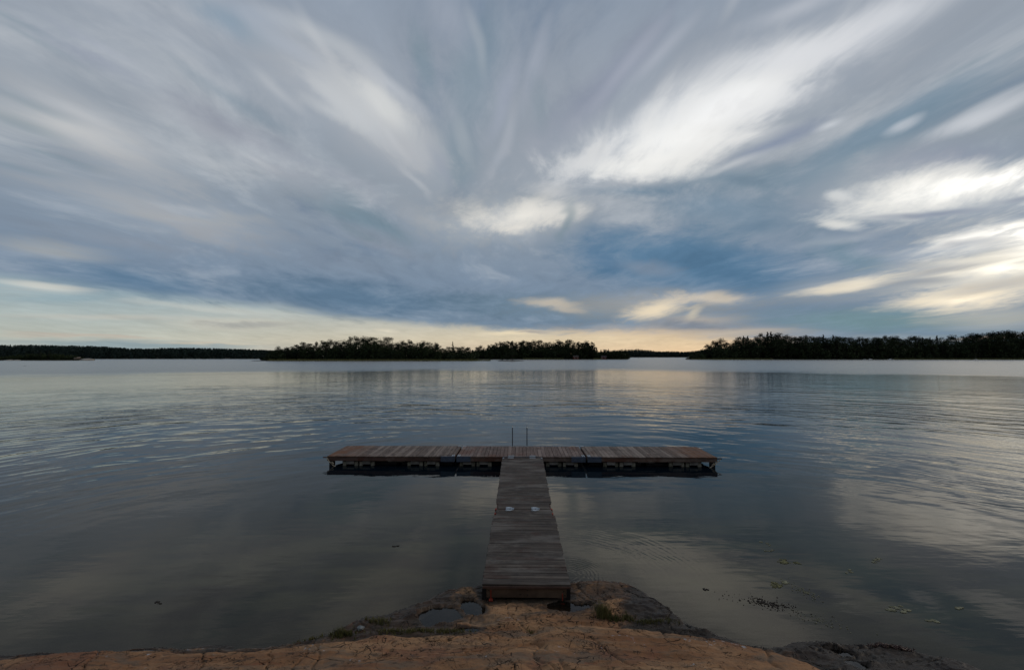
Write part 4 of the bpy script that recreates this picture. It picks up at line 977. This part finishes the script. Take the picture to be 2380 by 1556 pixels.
# far-off woods
land('shore', mx_(-720, 684), mx_(720, 684), 680, 1150, 12.0, 20, seed=21)
hl = lambda x, y: 0.5 + 13.0*float(sstep(0.0, 1.0, (y-690)/350))
mass('distant_forest', 'dark blue-green forest covering the long low hill at the far left', 'forest', 4300, (-620, 700), (690, 1000), lambda p, D: top_z(p, 0, (lfx, lfy), D), (0.80, 1.0), 3.2, 1.25, 46, FARF, hl, seed=31, spiky=0.7)
land('shore', mx_(1380, 1620), mx_(1760, 1620), 1615, 2000, 8.0, 30, seed=23)
mass('distant_forest', 'faint low forest on the far shore between the farther island and the right-hand shore', 'forest', 1500, (1390, 1750), (1630, 1900), lambda p, D: top_z(p, 0, (cfx, cfy), D), (0.80, 1.02), 5.0, 2.1, 30, FARF, lambda x, y: 0.5, seed=33, spiky=0.6)
# low scrubby islet at the far left with pale rocks
land('islet', mx_(-60, 441), mx_(215, 441), 440, 470, 0.6, 8, seed=27)
plf = (np.array([-80, 0, 60, 120, 180, 196, 230]), np.array([829, 827, 821, 819, 824, 830, 838.0]))
mass('scrub', 'dark low scrub on the flat islet at the far left', 'scrub', 260, (-50, 196), (446, 462), lambda p, D: top_z(p, 0, plf, D), (0.45, 1.0), 2.2, 0.55, 60, BROAD, seed=41, spiky=0.2)
for px, h in ((96, 7.2), (115, 8.0), (62, 6.2)):
    plant_tree('birch', mx_(px, 450), 450, 0.5, h, 'on the flat scrubby islet')
# reeds along the island shores
def reeds(name, label, segs, n, h, seed):
    q = np.random.RandomState(seed); V = []
    for (x0, x1, D) in segs:
        k = int(n*(x1-x0)/100); X = mx_(x0 + (x1-x0)*q.rand(k), D); Y = D + 7*q.rand(k); hh = h*(0.55 + 0.5*q.rand(k)); a = q.rand(k)*6.28
        ww = 0.13; t_ = 0.25*q.normal(size=(k, 2))
        V.append(np.stack([np.stack([X - ww*np.cos(a), Y - ww*np.sin(a), np.full(k, -0.2)], -1), np.stack([X + ww*np.cos(a), Y + ww*np.sin(a), np.full(k, -0.2)], -1), np.stack([X + t_[:, 0], Y + t_[:, 1], hh], -1)], 1).reshape(-1, 3))
    v = np.concatenate(V)
    return tag(link(name, mesh_np(name, v, np.arange(len(v)).reshape(-1, 3), [REED], attrs={'tint': np.repeat(q.rand(len(v)//3), 3)})), label, 'reeds', kind='stuff')
reeds('reeds', 'pale green reed belt along the shore of the near wooded island', [(690, 1140, 397), (620, 700, 399)], 1400, 1.9, 1)
reeds('reeds', 'thin reed belt along the shore of the farther wooded island', [(1215, 1310, 582), (1380, 1400, 582)], 1400, 2.2, 2)
reeds('reeds', 'low reeds along the right-hand wooded shore', [(1610, 1800, 546), (2080, 2480, 546)], 1000, 2.2, 3)

# ------------------------------------------------------------------ rocks, cottages and boats along the far shores
ROCKP = plain('pale_shore_rock', (0.30,0.27,0.23), 0.85, 0, 0.2, 0.3, 0.8)
ROCKD = plain('dark_wet_rock', (0.05,0.045,0.04), 0.6, 0, 0.3, 0.3, 1.5)
def boulder(name, label, cat, x, y, z, r, mat, seed, group=None, sub=3):
    bm = bmesh.new(); bmesh.ops.create_icosphere(bm, subdivisions=sub, radius=1.0)
    for v in bm.verts:
        d_ = mnoise.noise(v.co*1.3 + Vector((seed, 0, 0)))*0.35 + mnoise.noise(v.co*3.1 + Vector((0, seed, 0)))*0.14
        v.co = v.co*(1 + d_)
        for k in range(5):
            nrm = Vector((math.sin(seed*3.1+k*2.3), math.cos(seed*1.7+k*1.9), math.sin(seed+k)*0.7)).normalized()
            dd = v.co.dot(nrm) - 0.72
            if dd > 0: v.co -= nrm*dd*0.85
        v.co = Vector((v.co.x*r[0], v.co.y*r[1], v.co.z*r[2]))
    me = bpy.data.meshes.new(name); bm.to_mesh(me); bm.free(); me.materials.append(mat)
    if sub > 2: me.polygons.foreach_set('use_smooth', np.ones(len(me.polygons), bool))
    return tag(link(name, me, loc=(x, y, z)), label, cat, group)
boulder('boulder', 'brownish boulder behind the pale rock at the right end of the left islet', 'rock', mx_(182, 448), 448, 1.6, (3.6, 3, 1.9), plain('brown_shore_rock', (0.13,0.10,0.075), 0.85), 3)
boulder('boulder', 'long pale grey rock at the right end of the left islet', 'rock', mx_(203, 444), 444, 0.2, (7.0, 4, 1.7), ROCKP, 8)
boulder('boulder', 'low pale rock slab by the left edge of the picture, on the islet', 'rock', mx_(22, 441), 441, 0.1, (5.5, 3, 0.75), ROCKP, 5)
boulder('boulder', 'second low pale slab right beside the first on the left islet', 'rock', mx_(41, 441), 441, 0.0, (4.8, 3, 0.7), ROCKP, 6)
boulder('boulder', 'low dark rock spit at the left tip of the near wooded island', 'rock', mx_(604, 399), 399, 0.0, (7.5, 3, 0.6), ROCKD, 11)
boulder('boulder', 'dark rock at the waterline of the bushy islet', 'rock', mx_(1165, 395), 395, 0.0, (2.6, 2, 0.8), ROCKD, 14)
boulder('boulder', 'flat dark rock at the right tip of the bushy islet', 'rock', mx_(1208, 396), 396, 0.0, (3.6, 2, 0.5), ROCKD, 15)
def cottage(px, D, z, label, rz):
    r = thing('cottage', label, 'cottage', (mx_(px, D), D, z), rz)
    mb = MB(); mb.box(-3.2, 3.2, -2.2, 2.2, 0, 2.6, bev=0.02); mb.build('wall', REDPAINT, r)
    mb = MB()
    for s_ in (-1, 1):
        y = -2.6*s_
        mb.add([(-3.6, y, 2.45), (3.6, y, 2.45), (3.6, 0, 4.3), (-3.6, 0, 4.3), (-3.6, y, 2.62), (3.6, y, 2.62), (3.6, 0, 4.47), (-3.6, 0, 4.47)], [(0,1,2,3), (7,6,5,4), (0,4,5,1), (1,5,6,2), (2,6,7,3), (3,7,4,0)])
    rf = mb.build('roof', ROOFM, r); mb = MB(); mb.box(0.8, 1.3, -0.3, 0.3, 3.9, 5.1); mb.build('chimney', ROOFM, rf)
    mb = MB(); mb.add([(-3.19, -2.19, 2.6), (-3.19, 2.19, 2.6), (-3.19, 0, 4.15), (3.19, -2.19, 2.6), (3.19, 2.19, 2.6), (3.19, 0, 4.15)], [(0, 1, 2), (5, 4, 3)]); mb.build('gable', REDPAINT, r)
    for x in (-2.0, 1.8):
        mb = MB(); mb.box(x-0.5, x+0.5, -2.25, -2.19, 0.95, 1.95); wi = mb.build('window', WHITE, r); mb = MB(); mb.box(x-0.4, x+0.4, -2.27, -2.245, 1.05, 1.85); mb.build('pane', GLASS, wi)
    mb = MB(); mb.box(-0.45, 0.45, -2.25, -2.19, 0.0, 2.0); mb.build('door', ROOFM, r)
    return r
cottage(1338, 588, 0.6, 'small red cottage half hidden by bushes on the farther wooded island', 0.1)
cottage(1403, 590, 0.5, 'small red cottage near the right tip of the farther wooded island', -0.2)
def boat(px, D, rz, L, label, cabin=True):
    r = thing('motorboat', label, 'boat', (mx_(px, D), D, 0.0), rz)
    st = [(-0.5, 0.62), (-0.3, 0.9), (0.0, 1.0), (0.3, 0.8), (0.5, 0.04)]; vs = []; W = L*0.17
    for (u, w_) in st:
        sh = 0.55 + 0.25*max(u, 0)
        vs += [(u*L, -w_*W, sh), (u*L*0.96, -w_*W*0.75, 0.0), (u*L*0.9, 0, -0.25), (u*L*0.96, w_*W*0.75, 0.0), (u*L, w_*W, sh)]
    fs = []
    for i in range(4):
        for k in range(4): fs.append((i*5+k, (i+1)*5+k, (i+1)*5+k+1, i*5+k+1))
        fs.append((i*5+4, (i+1)*5+4, (i+1)*5, i*5))
    fs += [(4, 3, 2, 1, 0), (20, 21, 22, 23, 24)]
    mb = MB(); mb.add(vs, fs); mb.build('hull', WHITE, r)
    if cabin:
        mb = MB(); mb.add([(-0.05*L, -0.11*L, 0.56), (0.22*L, -0.09*L, 0.6), (0.12*L, -0.08*L, 1.15), (-0.05*L, -0.10*L, 1.2), (-0.05*L, 0.11*L, 0.56), (0.22*L, 0.09*L, 0.6), (0.12*L, 0.08*L, 1.15), (-0.05*L, 0.10*L, 1.2)],
                            [(0,1,2,3), (7,6,5,4), (1,5,6,2), (2,6,7,3), (3,7,4,0), (0,4,5,1)]); cb = mb.build('cabin', WHITE, r)
        mb = MB(); mb.box(0.02*L, 0.10*L, -0.105*L, 0.105*L, 0.80, 1.02); mb.build('window', GLASS, cb)
    mb = MB(); mb.box(-0.56*L, -0.505*L, -0.12, 0.12, 0.1, 0.95, bev=0.05); mb.build('outboard_motor', BLACKPL, r)
    return r
boat(2021, 541, 0.2, 7.5, 'larger white cabin boat moored at the right-hand shore, beside a small boat')
boat(2008, 541, 0.0, 3.6, 'smallest white boat at the right-hand shore, left of the cabin boat', False)
boat(2069, 542, 3.0, 6.5, 'low white boat moored at the right-hand shore, between the other moored boats')
boat(2266, 542, 0.1, 4.6, 'white boat at the grassy stretch of the right-hand shore, near the right edge', False)
boat(1486, 1010, 0.3, 6.0, 'small pale boat alone on open water in the gap right of the islands', False)
mb = MB(); mb.tube([(-0.45, 0, 0.02), (0, 0.05, 0.06), (0.45, 0, 0.03)], [0.05, 0.09, 0.04], 7); mb.tube([(0.1, 0.04, 0.08), (0.3, 0.05, 0.26)], [0.03, 0.015], 5)
tag(mb.build('driftwood', BLACKW, None, tuple(at_z(57, 850))), 'dark piece of driftwood floating far out on the left', 'driftwood')

# ------------------------------------------------------------------ small things on the rock and on the water
def gz(x, y): return float(ground(np.array([[x]]), np.array([[y]]))[0, 0])
gv = []; gt = []
q = np.random.RandomState(77)
def tuft(px, py, spread, n, h, zz=0.15, tint=(0, 1)):
    c = at_z(px, py, zz)
    for i in range(n):
        x = c.x + q.normal()*spread[0]; y = c.y + q.normal()*spread[1]; z = gz(x, y)
        if z < 0.02: continue
        for b in range(7):
            a = q.rand()*6.28; hh = h*(0.4 + 0.7*q.rand()); bx, by = x + q.normal()*0.012, y + q.normal()*0.012; ln = hh*0.45*q.rand()
            w_ = 0.0022 + 0.002*q.rand(); ca, sa = math.cos(a), math.sin(a)
            m1 = (bx + ca*ln*0.35, by + sa*ln*0.35, z + hh*0.6); tp = (bx + ca*ln, by + sa*ln, z + hh)
            gv.extend([(bx - sa*w_, by + ca*w_, z-0.01), (bx + sa*w_, by - ca*w_, z-0.01), (m1[0] + sa*w_*0.7, m1[1] - ca*w_*0.7, m1[2]), (m1[0] - sa*w_*0.7, m1[1] + ca*w_*0.7, m1[2])])
            gv.extend([(m1[0] - sa*w_*0.7, m1[1] + ca*w_*0.7, m1[2]), (m1[0] + sa*w_*0.7, m1[1] - ca*w_*0.7, m1[2]), tp, tp])
            gt.extend([tint[0] + (tint[1]-tint[0])*q.rand()]*8)
tuft(1400, 1437, (0.05, 0.05), 60, 0.20, 0.12, (0.2, 0.9)); tuft(1440, 1446, (0.12, 0.04), 60, 0.09, 0.12, (0.0, 0.6)); tuft(1510, 1456, (0.20, 0.03), 70, 0.05, 0.10, (0.3, 1))
tuft(795, 1476, (0.12, 0.05), 90, 0.07, 0.12, (0.0, 0.6)); tuft(950, 1468, (0.22, 0.035), 110, 0.05, 0.15, (0.3, 1)); tuft(1045, 1467, (0.16, 0.03), 70, 0.045, 0.15, (0.4, 1)); tuft(880, 1448, (0.10, 0.05), 50, 0.06, 0.1, (0.3, 1)); tuft(1230, 1465, (0.08, 0.04), 40, 0.04, 0.2, (0.4, 1)); tuft(720, 1484, (0.12, 0.03), 30, 0.04, 0.12, (0.4, 1))
tag(link('grass', mesh_np('grass', gv, np.arange(len(gv)).reshape(-1, 4), [GRASSM], attrs={'tint': gt})), 'thin grass and moss growing in the joints of the rock', 'grass', kind='stuff')
def stone(px, py, z0, r, mat, seed, label, sub=1):
    c = at_z(px, py, z0); z = gz(c.x, c.y); return boulder('stone', label, 'stone', c.x, c.y, z + r[2]*0.45, r, mat, seed, None, sub)
stone(838, 1462, 0.12, (0.07, 0.05, 0.04), plain('light_grey_stone', (0.15,0.16,0.16), 0.9), 4, 'light grey angular stone lying on the rock beside the left grass')
stone(1404, 1461, 0.20, (0.018, 0.016, 0.012), WHITE, 9, 'tiny white pebble in front of the tall grass tuft', 1)
# floating weed and leaves
WEEDP = plain('pale_floating_algae', (0.20,0.19,0.12), 0.8, 0, 0.2, 0.4, 12)
WEEDG = plain('olive_floating_algae', (0.13,0.12,0.055), 0.8, 0, 0.2, 0.4, 12)
LEAFD = plain('rotten_brown_leaves', (0.020,0.012,0.008), 0.7, 0, 0.3, 0.4, 12)
def flakes(px, py, rx, ry, n, size, mat, name, label, cat, kind=None, group=None, rot=0.0, streak=1.8):
    c = at_z(px, py); sx = abs(at_z(px+rx, py).x - c.x); sy = abs(at_z(px, py-ry).y - c.y); V = []; Fc = []
    nodes = q.normal(size=(max(3, n//22), 2))*0.55
    for i in range(n):
        if kind: u, v = (q.normal(size=2)*0.5 if i % 3 else q.normal(size=2)*0.16)
        else: u, v = nodes[q.randint(len(nodes))] + q.normal(size=2)*0.16
        x = u*sx*math.cos(rot) - v*sy*math.sin(rot); y = u*sx*math.sin(rot) + v*sy*math.cos(rot)
        s = size*(0.4 + 0.9*q.rand()); a = q.rand()*6.28; m_ = 6; z = 0.002 + 0.006*q.rand()
        ring = [(x + s*streak*(0.6+0.5*q.rand())*math.cos(2*math.pi*k/m_)*math.cos(a) - s*0.7*math.sin(2*math.pi*k/m_)*math.sin(a), y + s*streak*math.cos(2*math.pi*k/m_)*math.sin(a)*0.9 + s*0.7*math.sin(2*math.pi*k/m_)*math.cos(a), z + 0.003*q.rand()) for k in range(m_)]
        b = len(V); V += ring + [(p[0], p[1], -0.006) for p in ring]
        Fc += [tuple(range(b, b+m_))] + [(b+k, b+m_+k, b+m_+(k+1) % m_, b+(k+1) % m_) for k in range(m_)]
    me = bpy.data.meshes.new(name); me.from_pydata(V, [], Fc); me.materials.append(mat)
    return tag(link(name, me, loc=(c.x, c.y, 0.0)), label, cat, group, kind)
AL = 'algae_patch'
flakes(1807,1302,28,8,150,0.012,WEEDG,AL,'long olive algae patch nearest the middle of the right-hand water','algae',rot=-.2)
flakes(1806,1360,20,7,110,0.012,WEEDG,AL,'olive algae patch with a raised right lobe below the long patch','algae')
flakes(1822,1350,12,6,70,0.011,WEEDP,AL,'small lobe of pale algae touching the olive patch from the upper right','algae')
flakes(2094,1418,22,6,120,0.012,WEEDP,AL,'largest of the pale algae patches at the lower right','algae',rot=-.15)
flakes(2080,1408,14,4,40,0.010,WEEDP,AL,'thin wisp of algae just above the largest pale patch','algae')
flakes(2167,1441,17,4,80,0.012,WEEDP,AL,'pale algae patch lowest of those at the lower right','algae')
flakes(2223,1412,14,5,60,0.012,WEEDP,AL,'small pale algae patch farthest right of the lower group','algae')
flakes(2028,1298,18,5,60,0.011,WEEDP,AL,'sparse pale algae patch high up at the right, over dark water','algae')
flakes(1972,1328,12,4,34,0.010,WEEDP,AL,'faint algae patch left of and below the sparse high one','algae')
flakes(1786,1260,12,5,34,0.010,WEEDP,AL,'little pale algae fleck above the long olive patch','algae')
flakes(1795,1281,14,3,34,0.010,WEEDP,AL,'thin algae line between the little fleck and the long olive patch','algae')
flakes(1641,1368,7,4,60,0.011,LEAFD,'leaf_clump','round dark clump of floating leaves by itself, left of the drifting leaves','leaves')
flakes(1785,1402,80,15,250,0.0085,LEAFD,'floating_leaves','dark brown leaf bits drifting in a long slanting streak on the bright water','leaves','stuff',rot=-0.45)
flakes(1872,1375,20,24,120,0.006,WEEDP,'foam_flecks','thin loops of pale foam flecks beside the drifting leaves','foam','stuff',rot=0.3)
flakes(1900,1440,70,20,90,0.006,WEEDP,'foam_flecks','scattered pale flecks on the water near the dark shore rock','foam','stuff',rot=-0.5)
flakes(923,1269,9,2,24,0.012,LEAFD,'leaf_clump','small dark leaf raft alone on the water left of the walkway','leaves')
flakes(372,1398,12,3,26,0.010,LEAFD,'leaf_clump','faint leaf raft on the dark water at the lower left','leaves')
# seaweed washed on to the dark rock at the lower right
a0, a1 = at_z(2005, 1502, 0.04), at_z(2118, 1522, 0.06); V = MB()
for i in range(420):
    f = q.rand()**0.7; p = a0.lerp(a1, f) + Vector((q.normal()*0.03, q.normal()*(0.012 + 0.03*f), 0)); p.z = max(gz(p.x, p.y), 0) + 0.005 + 0.035*f*q.rand()
    dd = Vector((q.normal(), q.normal()*0.6, q.normal()*0.25)).normalized()*0.04
    V.tube([p, p + dd*0.6 + Vector((0, 0, 0.008)), p + dd], [0.004, 0.005, 0.002], 4)
SEAW = plain('brown_seaweed', (0.045,0.016,0.009), 0.5, 0, 0.4, 0.4, 20)
o = V.build('seaweed_heap', SEAW, None); tag(o, 'reddish brown heap of seaweed washed along the dark rock at the lower right', 'seaweed')
#END
